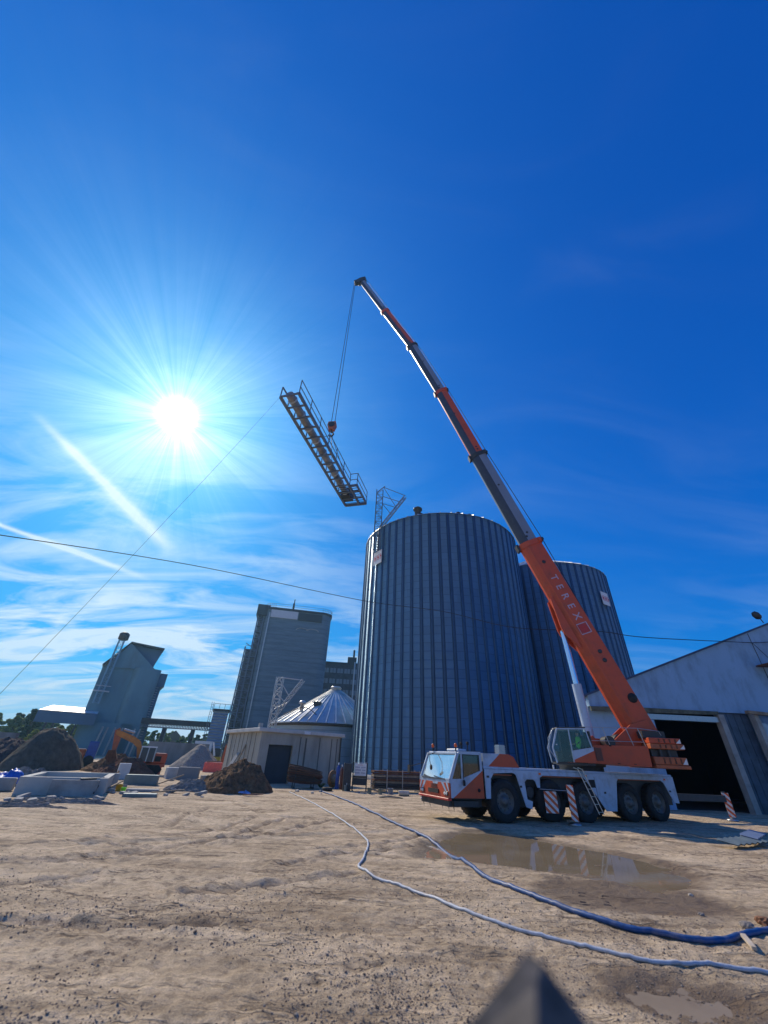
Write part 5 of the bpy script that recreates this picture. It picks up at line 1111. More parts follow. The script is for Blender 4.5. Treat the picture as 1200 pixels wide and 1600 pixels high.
q2=G(0,1236); mb=MB(); mb.box((-2.4,0,0),(.0,.35,.42),ch=.03); o=mb.build('concrete_kerb',M['conc']); o.location=(q2.x+.35,q2.y+.1,0); o.rotation_euler=(0,0,.5); TAG(o,'pale concrete kerb piece at the left edge beside the basin','kerb stone')
def drape(name,px,py,w,d,h,mt,label,cat,seed):
    c=G(px,py); n=26; xs=np.linspace(-1,1,n); X,Y=np.meshgrid(xs,xs); F=fbm(X*2+seed,Y*2,4); Z=h*np.clip(1-X**2*.9,0,1)*np.clip(1-Y**2*.9,0,1)*(1+.9*F)+.012
    Xw=X*w/2*(1+.25*fbm(Y*1.5+seed,X,2)); Yw=Y*d/2*(1+.25*fbm(X*1.5,Y+seed,2)); vs=np.stack([Xw,Yw,np.maximum(Z,.012)],-1).reshape(-1,3).tolist(); fs=[(j*n+i,j*n+i+1,(j+1)*n+i+1,(j+1)*n+i) for j in range(n-1) for i in range(n-1)]
    mb=MB(); mb.add(vs,fs,0,True); o=mb.build(name,mt,None,False); o.location=(c.x,c.y,HZ(c.x,c.y)+.01); return TAG(o,label,cat)
drape('tarpaulin',2,1228,1.5,1.6,.60,M['tarp'],'crumpled blue tarpaulin at the far left edge beside the basin','tarpaulin',4)
drape('plastic_sheet',372,1240,1.15,.55,.16,mat('blue_white_sheet',(.24,.30,.48),.4,nscale=5,namp=.7,dirt=(.04,.06,.2),dscale=4,damt=.9),'crumpled blue and white plastic sheet at the foot of the brown soil heap','plastic sheet',9)
drape('plastic_sheet',310,1236,1.0,.5,.12,mat('dusty_film',(.42,.40,.37),.6,nscale=5,namp=.2),'dusty pale film lying on the ground by the rubble','plastic sheet',12)
def block(name,px,py,w,d,h,rot,mt,label,cat,ch=.02,up=0,tilt=0,group=None,par=None):
    c=G(px,py); o=MB().box((-w/2,0,0),(w/2,d,h),ch=ch).build(name,mt); o.location=(c.x,c.y,HZ(c.x,c.y)-.01+up); o.rotation_euler=(tilt,0,rot); return TAG(o,label,cat,group)
block('concrete_slab',189,1218,.62,.5,.80,.55,mat('white_slab',(.55,.55,.52),.8,nscale=3,namp=.1),'upright pale concrete block left of the red box','concrete block')
block('trough',218,1227,1.55,.6,.42,.35,M['green_s'],'long grey-green trough lying below the excavator','trough')
block('paving_slabs',217,1246,1.2,.5,.13,.36,M['green_s'],'dark flat slab on the ground below the grey-green trough','slab')
block('paving_slabs',222,1237,1.3,.5,.10,.36,M['conc'],'pale flat slab just below the grey-green trough','slab')
RB2=mat('bright_red_paint',(.80,.13,.10),.5,nscale=7,namp=.2,dirt=(.35,.12,.10),dscale=2,damt=.5)
rb=block('steel_box',235,1211,1.2,.9,1.02,.62,RB2,'red steel box with a pale frame on top, under the excavator','box')
mb=MB(); mb.box((-.5,.05,1.022),(.5,.12,1.14)); mb.box((-.5,.78,1.022),(.5,.85,1.14)); mb.box((-.5,.13,1.022),(-.43,.77,1.14)); mb.box((.43,.13,1.022),(.5,.77,1.14)); mb.build('top_frame',M['sign'],rb)
r2=block('steel_box',330,1207,1.5,.9,.75,.25,RB2,'red box with debris on it, behind the brown soil heap','box')
mb=MB(); mb.bar((-.6,.2,.80),(.5,.6,.84),.10); mb.bar((-.3,.7,.80),(.6,.1,.88),.08); mb.build('scrap',M['wood'],r2)
block('concrete_block',268,1217,.75,.7,.62,.6,mat('light_block',(.46,.46,.44),.85,nscale=3,namp=.15),'pale concrete block, left one of the pair below the gravel heap','concrete block')
block('concrete_block',291,1219,1.25,.6,.68,.25,M['conc_d'],'grey concrete block, right one of the pair below the gravel heap','concrete block')
block('concrete_block',322,1219,.5,.4,.25,.8,M['conc'],'small concrete block just left of the brown soil heap','concrete block')
o=MB().bar((0,0,0),(1.1,.5,.45),.09,.05).build('plank',M['wood']); c=G(243,1228); o.location=(c.x,c.y,.05); TAG(o,'tilted plank leaning up in front of the pair of concrete blocks','plank')
def bucket(px,py,r,h,mt,label,group='buckets and pots',lid=True):
    c=G(px,py); t_=thing('bucket',(c.x,c.y,HZ(c.x,c.y)-.005),0,label,'bucket',group)
    MB().lathe([(r*.82,0),(r,h),(r*1.05,h),(r*1.05,h+.012),(r*.95,h+.012),(r*.95,h),(r*.75,.02),(.0,.02)],20).build('body',mt,t_)
    mb=MB(); mb.path([(r*math.cos(a_),0,h-.01-.55*h*math.sin(a_)*.5) for a_ in [math.pi*k/8 for k in range(9)]],.008,5); mb.build('handle',M['steel'],t_)
bucket(184,1236,.14,.24,M['yellow'],'yellow bucket among the scraps left of the slabs'); bucket(191,1239,.10,.18,M['hiviz'],'small green pot beside the yellow bucket')
bucket(35,1203,.22,.30,M['beacon'],'orange bucket on the ground behind the basin')
bucket(577,1240,.13,.26,M['green_s'],'grey-green pot below the grey bin'); bucket(594,1241,.12,.24,M['green_s'],'grey-green pot between the grey bin and the pale roll'); bucket(610,1241,.16,.28,M['boomgrey'],'grey pot just left of the pale roll')
c=G(631,1244); o=MB().tube((-.28,0,.12),(.28,.05,.12),.12,n=16).tube((-.281,0,.12),(-.285,0,.12),.05,n=10,m=1).build('sheet_roll',[mat('cream_roll',(.50,.44,.36),.8,nscale=5,namp=.15),M['dark']]); o.location=(c.x,c.y,HZ(c.x,c.y)); TAG(o,'pale roll of sheeting lying in front of the beam rack','roll')
drape('plastic_sheet',667,1250,.7,.4,.10,M['blue'],'dark blue sheet on the ground under the crane nose','plastic sheet',17)
drape('plastic_sheet',610,1247,1.2,.3,.07,M['dark'],'black sheet strewn along the foot of the beam rack','plastic sheet',19)
# excavator in its own plane facing the yard
def plane(px,D):
    d=ray(px,1185); a=math.atan2(d[0],d[1]); O=Vector((D*math.sin(a),D*math.cos(a),0)); X=Vector((math.cos(a),-math.sin(a),0)); nn=Vector((math.sin(a),math.cos(a),0))
    def f(x_,y_):
        d=Vector(ray(x_,y_)); k=D/(d.dot(nn)); p=Vector((0,0,CAMZ))+d*k-O; return (p.dot(X),p.z)
    return O,-a,f
O,ra,E=plane(215,37); EXC=thing('excavator',O,ra,'orange excavator with its arm bent over, behind the red box','excavator')
Q=lambda *p:[E(*x) for x in p]; px3=lambda P,a0,a1:(lambda mb:mb)
sk2=lambda x,y,a:(x,a,y)
mb=MB(); mb.prism(Q((213,1186),(214,1168),(207,1161),(187,1151),(181,1147),(183,1141),(190,1142),(211,1151),(220,1158),(222,1168),(219,1186)),-.16,.16,sk2); mb.build('boom',mat('excavator_orange',(.55,.20,.03),.5,nscale=4,namp=.2,dirt=(.15,.1,.07),dscale=3,damt=.5),EXC)
mb=MB(); mb.prism(Q((180,1141),(188,1137),(190,1150),(180,1176),(174,1176)),-.12,.12,sk2); mb.build('arm',M['orange2'],EXC)
mb=MB(); p0=Vector((E(192,1145)[0],0,E(192,1145)[1])); p1=Vector((E(209,1151)[0],0,E(209,1151)[1])); mb.tube(p0+Vector((0,0,.22)),p1+Vector((0,0,.25)),.07,n=8); mb.build('arm_cylinder',M['steel'],EXC)
mb=MB(); mb.prism(Q((164,1184),(170,1172),(181,1172),(183,1186),(174,1196)),-.35,.35,sk2); mb.build('bucket',M['rust'],EXC)
a_=E(222,1166); b_=E(239,1190); cbx=bpy.data.objects.new('cab',None); COL.objects.link(cbx); cbx.parent=EXC
mb=MB(); mb.box((a_[0],-1.0,a_[1]-.06),(b_[0],.2,a_[1]+.02)); mb.build('roof',M['sign'],cbx)
mb=MB(); 
for x in (a_[0]+.05,(a_[0]+b_[0])/2,b_[0]-.05):
    for y in (-.95,.15): mb.bar((x,y,b_[1]),(x,y,a_[1]-.06),.07)
mb.build('pillar',M['steel'],cbx)
MB().box((a_[0]+.06,-.93,b_[1]),(b_[0]-.06,.13,a_[1]-.07)).build('window',mat('dark_cab_glass',(.03,.05,.07),.1),cbx)
a_=E(232,1176); b_=E(257,1193); mb=MB(); mb.box((b_[0]-1.0,-.9,b_[1]),(b_[0],.9,a_[1]),ch=.06); mb.box((E(214,1180)[0],-.9,b_[1]-.2),(b_[0],.9,b_[1]-.01)); mb.build('house',M['orange'],EXC)
mb=MB(); mb.box((b_[0]-.75,-.915,b_[1]+.12),(b_[0]-.35,-.901,a_[1]-.18)); mb.build('grille',M['black'],EXC)
for y in (-.95,.6): MB().prism([(b_[0]-2.6,.35),(b_[0]-2.35,0.02),(b_[0]-.4,.02),(b_[0]-.1,.35),(b_[0]-.35,.62),(b_[0]-2.3,.62)],y,y+.4,sk2).build('track',M['black'],EXC)
# long low walls, site hut, scaffold, house
def wallseg(p,q,h,t_,mt,name,label,cat='wall'):
    th_=math.atan2(q.y-p.y,q.x-p.x); L_=(q-p).to_2d().length; o=MB().box((0,-t_/2,-.1),(L_,t_/2,h)).build(name,mt); o.location=(p.x,p.y,0); o.rotation_euler=(0,0,th_); return TAG(o,label,cat)
wallseg(AT(232,1165,62),AT(326,1170,62),2.3,.3,M['conc_d'],'boundary_wall','long grey concrete wall behind the gravel heap')
wallseg(AT(-60,1150,50),AT(24,1156,47),2.2,.3,M['conc_d'],'boundary_wall','dark concrete wall at the left edge in front of the trees')
sh=AT(329,1170,72); HT=thing('site_hut',(sh.x,sh.y,0),R(18),'white and yellow machine hut left of the concrete shed','hut')
MB().box((-2.3,-1,.9),(.1,1.2,2.75)).build('cabin',mat('pale_blue_panel',(.50,.58,.64),.5,nscale=2,namp=.08),HT)
MB().box((-2.5,-1.2,.35),(1.7,1.4,.89)).build('base',M['yellow'],HT); MB().box((.2,-.8,.89),(1.5,1,1.9)).build('engine',M['dark'],HT)
MB().prism([(.1,2.7),(.35,2.7),(.9,1.0),(.6,1.0)],-.9,-.8,sk2).build('brace',M['sign'],HT)
for x in (-1.8,.9): MB().lathe([(.35,-.15),(.35,.15)],16,M=Matrix.Translation((x,-1.2,.35))@Matrix.Rotation(R(90),4,'X')).build('wheel',M['black'],HT)
O,ra,E=plane(367,47); SF=thing('scaffold',O,ra,'small scaffold of pale rails and posts against the left side of the shed','scaffold'); 
for xx in (360,376):
    p=E(xx,1158); mb=MB(); mb.bar((p[0],0,0),(p[0],0,p[1]),.08); mb.bar((p[0],.9,0),(p[0],.9,p[1]),.08); mb.build('frame_post',M['steel'],SF)
a_=E(359,1159); b_=E(377,1159)
for z in (a_[1],a_[1]-.55,a_[1]-1.2): MB().box((a_[0],-.08,z-.05),(b_[0],.95,z)).build('deck_board',M['sign'],SF)
a_=E(352,1163); mb=MB(); mb.prism([(a_[0]-.15,0),(a_[0]+.2,0),(a_[0]+.25,1.9),(a_[0]+.05,2.3)],1.0,1.3,sk2); mb.build('leaning_panel',M['orange2'],SF)
hs=AT(268,1165,150); HO=thing('house',(hs.x,hs.y,0),R(25),'tiny tan house with a gable roof among the far trees under the bridge','house')
MB().box((-3,-2,0),(3,4,3.6)).build('wall',mat('tan_wall',(.34,.27,.20),.8),HO); MB().prism([(-3.3,3.6),(3.3,3.6),(0,6.3)],-2.3,4.3,sk2).build('roof',mat('brown_tiles',(.22,.15,.11),.8),HO)
# ------------------------------------------------------------------ things in front of the near silo
c=G(475,1233); RBN=thing('rod_bundle',(c.x,c.y,0),R(18),'sagging bundle of rusty rods on a low trestle by the shed','bundle'); rn=random.Random(4)
mb=MB()
for i in range(190):
    y=rn.gauss(.30,.20); z=.28+abs(rn.gauss(0,.42)); z=min(z,1.12-.7*abs(y-.3)); x0=-.95+rn.uniform(-.07,.07); x1=.85+rn.uniform(-.15,.2)
    mb.path([(x0,y,z+.05),(x0+.6,y+rn.uniform(-.03,.03),z*.98),(x1-.4,y+rn.uniform(-.05,.05),z*.80+.03),(x1,y+rn.uniform(-.1,.1),z*.66+.08)],.020,5,m=i%2)
TAG(mb.build('rods',[M['rust'],mat('dark_rod',(.07,.05,.04),.8)],RBN),kind='stuff')
for x in (-.6,.5): MB().box((x-.04,-.12,0),(x+.04,.72,.10)).bar((x,-.1,.1),(x,-.1,.95 if x<0 else .65),.04).bar((x,.7,.1),(x,.7,.95 if x<0 else .65),.04).build('trestle',M['dark'],RBN)
def cyl_gas(px,py,r,h,mt,label):
    c=G(px,py); t_=thing('gas_cylinder',(c.x,c.y,HZ(c.x,c.y)),0,label,'gas cylinder','gas cylinders by the sign'); MB().lathe([(r*.95,0),(r,.03),(r,h-.2),(r*.8,h-.09),(r*.35,h-.03),(r*.3,h)],20).build('body',mt,t_); MB().lathe([(r*.35,h),(r*.35,h+.09),(r*.1,h+.12)],12).build('valve_cap',M['sign'],t_)
cyl_gas(526,1233,.115,1.22,M['blue'],'blue gas cylinder standing left of the brown one'); cyl_gas(532,1234,.10,1.12,M['brownp'],'brown gas cylinder between the blue one and the dark cabinet')
c=G(518,1232); t_=thing('cable_drum',(c.x,c.y+.15,0),R(60),'upright wooden cable drum beside the blue gas cylinder','drum')
MB().lathe([(.0,-.02),(.46,-.02),(.46,.02),(0,.02)],28,M=Matrix.Translation((0,0,.47))@Matrix.Rotation(R(90),4,'X')).build('flange',mat('orange_wood',(.38,.17,.06),.7,nscale=4,namp=.3),t_); MB().lathe([(.25,-.3),(.25,-.03)],20,M=Matrix.Translation((0,.0,.47))@Matrix.Rotation(R(-90),4,'X')).build('core',M['wood'],t_)
cb=block('cabinet',541,1236,.46,.45,1.36,.1,M['dark'],'tall dark steel cabinet between the gas cylinders and the sign','cabinet'); MB().box((-.02,-.02,.3),(.02,-.002,.4)).build('handle',M['steel'],cb); MB().box((-.15,-.28,0),(-.02,-.12,.30)).build('drip_pan',M['green_s'],cb)
c=G(561,1236); SG=thing('notice_board',(c.x,c.y,0),R(3),'white notice board with lines of blue lettering on a dark frame by the near silo','sign')
for x in (-.42,.40): MB().bar((x,0,0),(x,.0,1.42),.07).bar((x,0,.1),(x,.55,.0),.05).build('leg',M['dark'],SG)
MB().box((-.40,-.03,.28),(.37,.25,.62)).box((-.40,.04,.63),(.37,.08,.75)).build('shelf_box',M['dark'],SG)
bd=MB().box((-.34,-.065,.74),(.36,-.036,1.36)).build('panel',M['sign'],SG); rn=random.Random(6); mb=MB(); mr=MB()
for row,(z,n_) in enumerate(((1.16,9),(1.02,9),(.88,9))):
    for k in range(n_):
        if k in (4+row%2,): continue
        x=-.29+k*.068; mb.box((x,-.069,z-.035),(x+.012,-.066,z+.035)); mb.box((x+.034,-.069,z-.035),(x+.046,-.066,z+.035)); zz_=z+rn.choice((-.03,0,.024)); mb.box((x+.013,-.0689,zz_-.006),(x+.033,-.0661,zz_+.006))
for k in range(5): x=-.13+k*.06; mr.box((x,-.069,1.26),(x+.035,-.066,1.272)); mr.box((x+.012,-.0689,1.274),(x+.024,-.0661,1.305))
mb.build('lettering',M['bluetext'],bd); mr.build('lettering',M['redtext'],bd)
MB().tube((-.38,-.05,1.40),(.42,-.05,1.40),.018,n=8).build('top_bar',M['steel'],bd)
t_=block('waste_bin',583,1235,.34,.35,.80,.05,mat('pale_grey_plastic',(.36,.39,.42),.5,nscale=3,namp=.1),'pale grey upright bin between the notice board and the beam rack','bin'); MB().box((-.19,-.02,.802),(.19,.37,.85),ch=.01).build('lid',M['boomgrey'],t_)
c=G(584,1238); c2=G(668,1240); BKk=thing('beam_rack',(c.x,c.y+.3,0),math.atan2(c2.y-c.y,c2.x-c.x),'rack of rusty steel beams and planks standing in front of the near silo','rack'); Lr=(c2-c).length+1.6
rn=random.Random(12)
for k in range(9):
    z=.12+k*.105; m_=M['rust'] if k in (7,8,4) else (M['wood'] if k%3==0 else mat('rust_dark',(.07,.045,.035),.8,nscale=4,namp=.4) if k%2 else M['dark'])
    x0=rn.uniform(-.05,.12); MB().box((x0,-.05+rn.uniform(-.03,.03),z),(Lr+rn.uniform(-.1,.1),.5,z+.08)).build('beam',m_,BKk)
for x in (.75,1.75,2.9): MB().bar((x,-.14,0),(x,-.14,1.12),.045).bar((x,.62,0),(x,.62,1.12),.045).bar((x,-.14,.06),(x,.62,.06),.045).build('rack_post',M['steel'],BKk)
# tyre and weeds by the drum
c=G(514,1236); o=thing('scrap_wheel',(c.x-.1,c.y,0),0,'worn black tyre lying at the foot of the wooden cable drum','tyre'); MB().lathe([(.16,-.06),(.27,-.08),(.30,0),(.27,.08),(.16,.06)],24,M=Matrix.Translation((0,0,.09)),cap=False).build('tyre',M['black'],o); MB().lathe([(.15,-.02),(.16,-.05),(.16,.05),(.15,.02)],20,M=Matrix.Translation((0,0,.09))).build('rim',M['rust'],o)
def weed(px,py,h,label,n=26,seed=0):
    c=G(px,py); rn=random.Random(seed); mb=MB()
    for i in range(n):
        a=rn.uniform(0,6.28); l=h*rn.uniform(.5,1); d_=Vector((math.cos(a),math.sin(a),0)); w_=.02; b=d_*rn.uniform(0,.08); s_=Vector((-d_.y,d_.x,0))*w_
        mb.add([b-s_,b+s_,b+d_*l*.4+Vector((0,0,l*.7))+s_*.7,b+d_*l*.8+Vector((0,0,l*.8))],[(0,1,2,3)])
    o=mb.build('weed',mat('weed_green',(.09,.12,.035),.8,nscale=9,namp=.3),None,False); o.location=(c.x,c.y,HZ(c.x,c.y)); TAG(o,label,'weed')
weed(501,1231,.32,'small green weed tuft between the rod bundle and the cable drum',30,1); 
# ------------------------------------------------------------------ right side bits
for i,(px,py,w_,d_,rot,mt,lb) in enumerate(((1183,1326,.95,.5,.5,M['green_s'],'grey-green corrugated sheet lying in front of the workshop, right edge'),(1196,1318,.9,.4,.75,M['boomgrey'],'grey sheet lying across the green one at the right edge'))):
    c=G(px,py); mb=MB(); n_=12
    vs=[(-w_+2*w_*k/n_,y,.10+.06*i+.035*(k%2)+.06*(y>0)) for y in (0,d_) for k in range(n_+1)]; mb.add(vs,[(k,k+1,n_+2+k,n_+1+k) for k in range(n_)]); vs=[(x,y,z-.02) for x,y,z in vs]; mb.add(vs,[(k+1,k,n_+1+k,n_+2+k) for k in range(n_)])
    o=mb.build('roof_sheet',mt,None,False); o.location=(c.x,c.y,HZ(c.x,c.y)-.02); o.rotation_euler=(0,0,rot); TAG(o,lb,'metal sheet')
c=G(1180,1480); o=MB().bar((0,0,0),(.10,.26,.04),.05,.03).build('plank',mat('pale_timber',(.50,.42,.32),.8,nscale=9,namp=.2)); o.location=(c.x-.1,c.y-.12,HZ(c.x,c.y)+.02); TAG(o,'short pale plank under the blue hose at the right edge','plank')
def rock(px,py,r,mt,label,seed):
    c=G(px,py); rn=random.Random(seed); bm=bmesh.new(); bmesh.ops.create_icosphere(bm,subdivisions=3,radius=r)
    for v_ in bm.verts:
        n_=float(fbm(np.array([v_.co.x/r*1.3+seed]),np.array([v_.co.y/r*1.3+v_.co.z/r]),3)[0]); v_.co*=1+.55*n_; v_.co.z*=.62
    me=bpy.data.meshes.new('rock'); bm.to_mesh(me); bm.free(); me.materials.append(mt); o=bpy.data.objects.new('rock',me); COL.objects.link(o); o.location=(c.x,c.y,HZ(c.x,c.y)+r*.25); TAG(o,label,'rock','bigger stones in the yard')
RK=mat('speckled_stone',(.22,.19,.17),.85,nscale=25,namp=.4,bump=.3); RK2=mat('rusty_stone',(.22,.10,.05),.85,nscale=25,namp=.4,bump=.3); RK3=mat('pale_stone',(.42,.37,.31),.85,nscale=20,namp=.15,bump=.2)
rock(1172,1452,.085,RK,'dark speckled stone touching the blue hose near the right edge',3); rock(1196,1447,.09,RK2,'rusty brown stone at the right edge above the blue hose',5); rock(1163,1448,.05,RK3,'pale stone left of the speckled one by the blue hose',8)
rock(1079,1397,.035,RK3,'small pale stone at the right tip of the puddle',9); rock(1097,1435,.035,RK,'small dark stone above the bend of the blue hose',10)
# tyre tread prints beside the puddle are shallow ridges pressed in mud
mb=MB(); rn=random.Random(2)
for i in range(9):
    for k in (0,1):
        c=G(905+k*34+i*1.5,1384+i*4.6); w_=rn.uniform(.10,.15); c.x+=rn.uniform(-.02,.02); c.z-=.004; mb.add([(c.x-w_/2,c.y-.012,c.z),(c.x+w_/2,c.y-.02,c.z),(c.x+w_/2,c.y+.02,c.z),(c.x-w_/2,c.y+.03,c.z),(c.x-w_/2.4,c.y,c.z+.02),(c.x+w_/2.4,c.y,c.z+.016)],[(0,1,5,4),(1,2,5),(2,3,4,5),(3,0,4)])
o=mb.build('tread_print',mat('wet_mud',(.07,.048,.034),.55,nscale=20,namp=.3),None,False); o.location=(0,0,HZ(*G(925,1400).xy)-.004); TAG(o,'tyre tread print pressed in the wet mud below the puddle','tyre print',kind='stuff')
# ------------------------------------------------------------------ scraps between the heaps
def chunk_mesh(seed):
    rn=random.Random(seed); bm=bmesh.new(); bmesh.ops.create_cube(bm,size=1)
    for v_ in bm.verts: v_.co=Vector((v_.co.x*rn.uniform(.7,1.2),v_.co.y*rn.uniform(.7,1.2),v_.co.z*rn.uniform(.5,1.0)))
    bmesh.ops.bevel(bm,geom=bm.edges[:],offset=.06,segments=1,affect='EDGES'); me=bpy.data.meshes.new('rubble_chunk'); bm.to_mesh(me); bm.free(); me.materials.append(M['conc']); return me
CM=[chunk_mesh(k) for k in range(4)]; rn=random.Random(31)
for zone,lab,n_ in (((165,345,1228,1246),'broken grey concrete chunk among the scraps between basin and brown heap',26),((180,340,1208,1224),'broken concrete chunk lying between the boxes and blocks',14),((0,170,1246,1256),'concrete chunk in the strip of rubble below the basin',16),((425,560,1236,1242),'small stone chunk on the ground between the shed and the notice board',8)):
    for k in range(n_):
        c=G(rn.uniform(zone[0],zone[1]),rn.uniform(zone[2],zone[3])); sz=rn.uniform(.08,.26)*(.6 if n_==8 else 1); o=bpy.data.objects.new('rubble_chunk',CM[rn.randrange(4)]); COL.objects.link(o); o.location=(c.x,c.y,HZ(c.x,c.y)+sz*.2); o.scale=(sz*rn.uniform(.8,1.8),sz,sz*.7); o.rotation_euler=(rn.uniform(-.3,.3),rn.uniform(-.3,.3),rn.uniform(0,6)); TAG(o,lab,'rubble','concrete rubble '+('by the basin' if zone[0]==0 else 'by the shed' if n_==8 else 'between the heaps' if n_==26 else 'among the boxes'))
for k,(px,py,L_,a,z_,mt,lb) in enumerate(((262,1240,1.3,.4,.10,'wood','long thin board lying flat below the pair of concrete blocks'),(172,1238,.9,1.2,.35,'wood','short board propped up beside the yellow bucket'),(176,1226,.8,1.9,.5,'rust','rusty rod sticking up left of the pale concrete block'),(208,1212,1.0,.2,.5,'wood','board lying on edge behind the trough'),(300,1230,1.2,-.3,.18,'steel','pale metal bar lying on the grey rubble heap'),(395,1243,.9,.15,.06,'brownp','brown bar on the ground at the right foot of the brown soil heap'),(338,1200,1.1,.9,.5,'wood','board standing up behind the red box with debris'),(150,1212,1.6,.1,.25,'brownp','long red-brown beam on the ground behind the basin'))):
    c=G(px,py); d_=Vector((math.cos(a)*L_,math.sin(a)*L_,z_)); o=MB().bar((0,0,0),d_,.09,.04).build('plank' if mt=='wood' else 'metal_bar',M[mt]); o.location=(c.x-d_.x/2,c.y-d_.y/2,HZ(c.x,c.y)+.03); TAG(o,lb,'plank' if mt=='wood' else 'bar')
g1=G(170,1214); mound(g1.x-.4,g1.y+2.4,2.2,1.4,1.0,dirtmat('reddish_soil',(.10,.045,.03),(.24,.12,.08),4),'soil_heap','low reddish heap between the basin and the excavator',seed=33,rough=.35,sharp=1.4)
g1=G(20,1215); mound(g1.x,g1.y+1.2,1.6,.8,.45,D4,'rubble_heap','scrap heap of pale and brown pieces behind the left end of the basin',seed=37,rough=.8,sharp=1.3)
tb=AT(120,1178,48); TBM=thing('parked_machine',(tb.x,tb.y,0),R(30),'small orange machine parked far back at the foot of the old elevator','machine')
MB().box((-1.4,-.6,.5),(.6,.6,1.3),ch=.08).build('body',M['orange2'],TBM); MB().box((.65,-.55,.5),(1.4,.55,1.9),ch=.06).build('cab',M['blue'],TBM)
for x in (-.9,1.0): MB().lathe([(.2,-.7),(.42,-.68),(.42,.68),(.2,.7)],18,M=Matrix.Translation((x,0,.42))@Matrix.Rotation(R(90),4,'X')).build('wheel',M['black'],TBM)
# ------------------------------------------------------------------ trees
def leafmat(name,c0,c1):
    m_=bpy.data.materials.new(name); m_.use_nodes=True; T=NT(m_.node_tree); g=T.n('ShaderNodeNewGeometry'); cr=T.ramp((g,'Random Per Island'),[(0,c0),(1,c1)])
    P=T.n('ShaderNodeBsdfPrincipled',{'Base Color':cr,'Roughness':.7}); tl=T.n('ShaderNodeBsdfTranslucent',{0:cr}); mx=T.n('ShaderNodeMixShader',{0:.45,1:P,2:tl}); T.n('ShaderNodeOutputMaterial',{0:mx}); return m_
LF=[leafmat('leaves_mid',(.07,.13,.03),(.22,.30,.08)),leafmat('leaves_dark',(.03,.06,.035),(.08,.13,.05)),leafmat('leaves_light',(.12,.18,.03),(.30,.34,.09))]
BK2=mat('bark',(.09,.07,.05),.9)
def tree_mesh(seed,kind):
    rn=random.Random(seed); t_=thing('tree',(0,0,0),0,'tree','tree','trees beyond the yard')
    H_=8.0; tr=MB(); tr.path([(0,0,-.2),(.05,.05,2),(-.05,.1,4.5),(.0,0,6.2)],[.20,.16,.10,.04],7)
    ctrs=[]
    n_=30 if kind!=1 else 24
    for i in range(n_):
        f=i/n_; z=1.8+f*5.6; rr=(2.5*math.sin(math.pi*min(1,.25+f*.72))) if kind!=1 else 1.7*(1-f*.75); a=rn.uniform(0,6.28); r_=rr*rn.uniform(.2,1.0)
        c=Vector((math.cos(a)*r_,math.sin(a)*r_,z)); ctrs.append((c,rn.uniform(.45,.85)*(1.1 if kind!=1 else .8)*(1-f*.3)))
        tr.path([(0,0,z*.6),(c.x*.5,c.y*.5,z*.85),tuple(c)],[.06,.045,.015],5)
    tr.build('trunk',BK2,t_)
    cr=MB()
    for c,rad in ctrs:
        for k in range(230):
            v_=Vector((rn.gauss(0,1),rn.gauss(0,1),rn.gauss(0,1))).normalized()*rad*rn.random()**.45; v_.z*=.8; p=c+v_; s_=rn.uniform(.10,.24); q=Matrix.Rotation(rn.uniform(0,6.28),3,'Z')@Matrix.Rotation(rn.uniform(0,3.1),3,'X')
            cr.add([p+q@Vector((-s_,-s_*.6,0)),p+q@Vector((s_,-s_*.5,0)),p+q@Vector((s_*.8,s_*.6,.03)),p+q@Vector((-s_*.7,s_*.6,0))],[(0,1,2,3)])
    cr.build('crown',LF[kind],t_,False); return t_
protos=[tree_mesh(1,0),tree_mesh(2,1),tree_mesh(3,2),tree_mesh(4,0)]
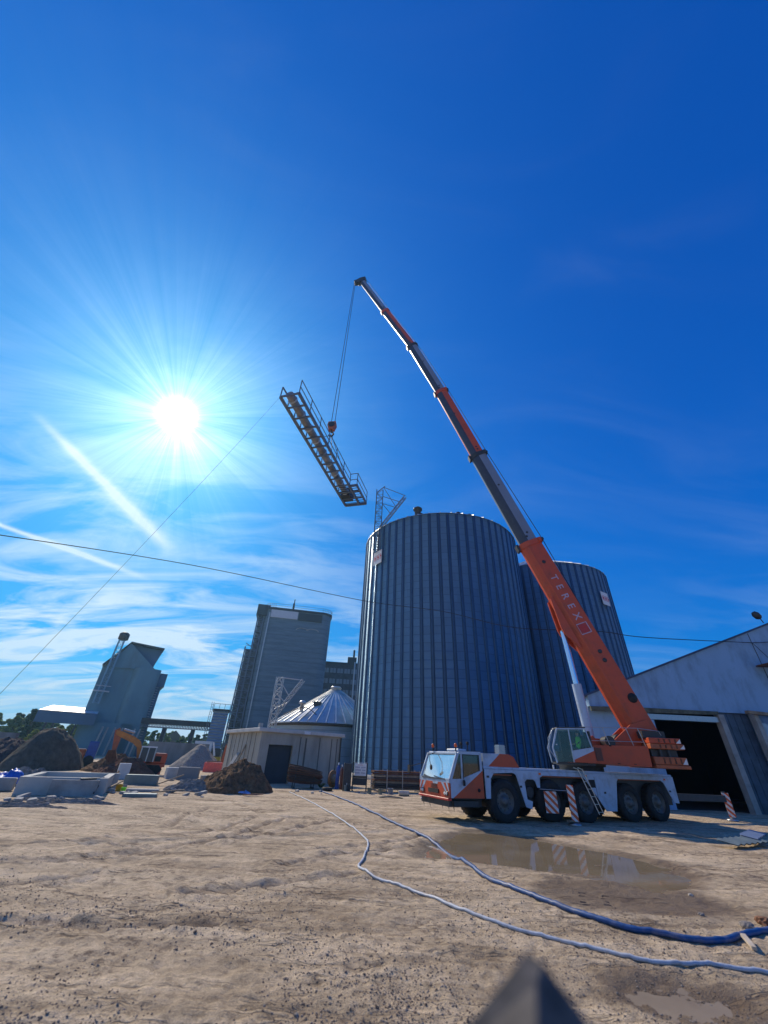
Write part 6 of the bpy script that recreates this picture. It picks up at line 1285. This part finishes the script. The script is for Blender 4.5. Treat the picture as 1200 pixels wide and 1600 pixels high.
spots=[(-30,0,150,1.0,'bushy'),(8,1,140,1.0,0),(31,1,120,1.02,0),(22,0,150,1.05,0),(50,0,150,1.02,0),(66,3,160,.95,0),(82,2,110,.62,0),(98,2,130,.74,0),(112,0,150,.86,0),(2,0,130,.85,0),(44,2,105,.48,0),(128,3,150,.9,0),(146,2,150,.8,0),(236,0,150,.80,0),(250,2,140,.72,0),(263,3,160,.85,0),(281,2,145,.66,0),(292,0,170,.86,0),(305,1,150,.75,0),(318,3,150,.80,0),(329,0,140,.82,0),(220,3,160,.8,0),(340,2,160,.75,0)]
names={0:'mid green round-topped tree',1:'dark conical tree',2:'light green leafy tree',3:'broad green tree'}
used=[False]*4; rn=random.Random(77)
wh=lambda px:('beyond the left edge of the picture' if px<0 else 'in the row at the far left' if px<60 else 'behind the canopy of the old elevator' if px<150 else 'behind the old elevator' if px<225 else 'under the conveyor bridge' if px<335 else 'behind the corrugated building')
cnt={}
for (px,k,D,sc,_) in spots:
    d=ray(px,1170); a=math.atan2(d[0],d[1]); r_=protos[k] if not used[k] else copy_tree(protos[k]); used[k]=True
    r_.location=(D*math.sin(a),D*math.cos(a),0); r_.rotation_euler=(0,0,rn.uniform(0,6.28)); r_.scale=(sc*1.15,sc*1.15,sc)
    key=(k,wh(px)); cnt.setdefault(key,[]).append((r_,px))
ordn=['leftmost','second from the left','third from the left','fourth from the left','rightmost']
for (k,w_),lst in cnt.items():
    lst.sort(key=lambda t:t[1])
    for i,(o,_) in enumerate(lst): o['label']=names[k]+' '+w_+('' if len(lst)==1 else ', '+ordn[i])

# ------------------------------------------------------------------ haze
hzm=bpy.data.materials.new('veiling_haze'); hzm.use_nodes=True; T=NT(hzm.node_tree)
pv=T.n('ShaderNodeVolumePrincipled',{'Color':(.34,.70,1.0,1),'Density':.00042,'Anisotropy':.6}); T.n('ShaderNodeOutputMaterial',{'Volume':pv})  # volume added to lighten far things like lens glare, over mild haze
hb_=MB().box((-420,-60,-2.0),(420,420,60)).build('haze',hzm); TAG(hb_,'thin haze volume over the whole yard, added to veil far things','haze',kind='stuff')
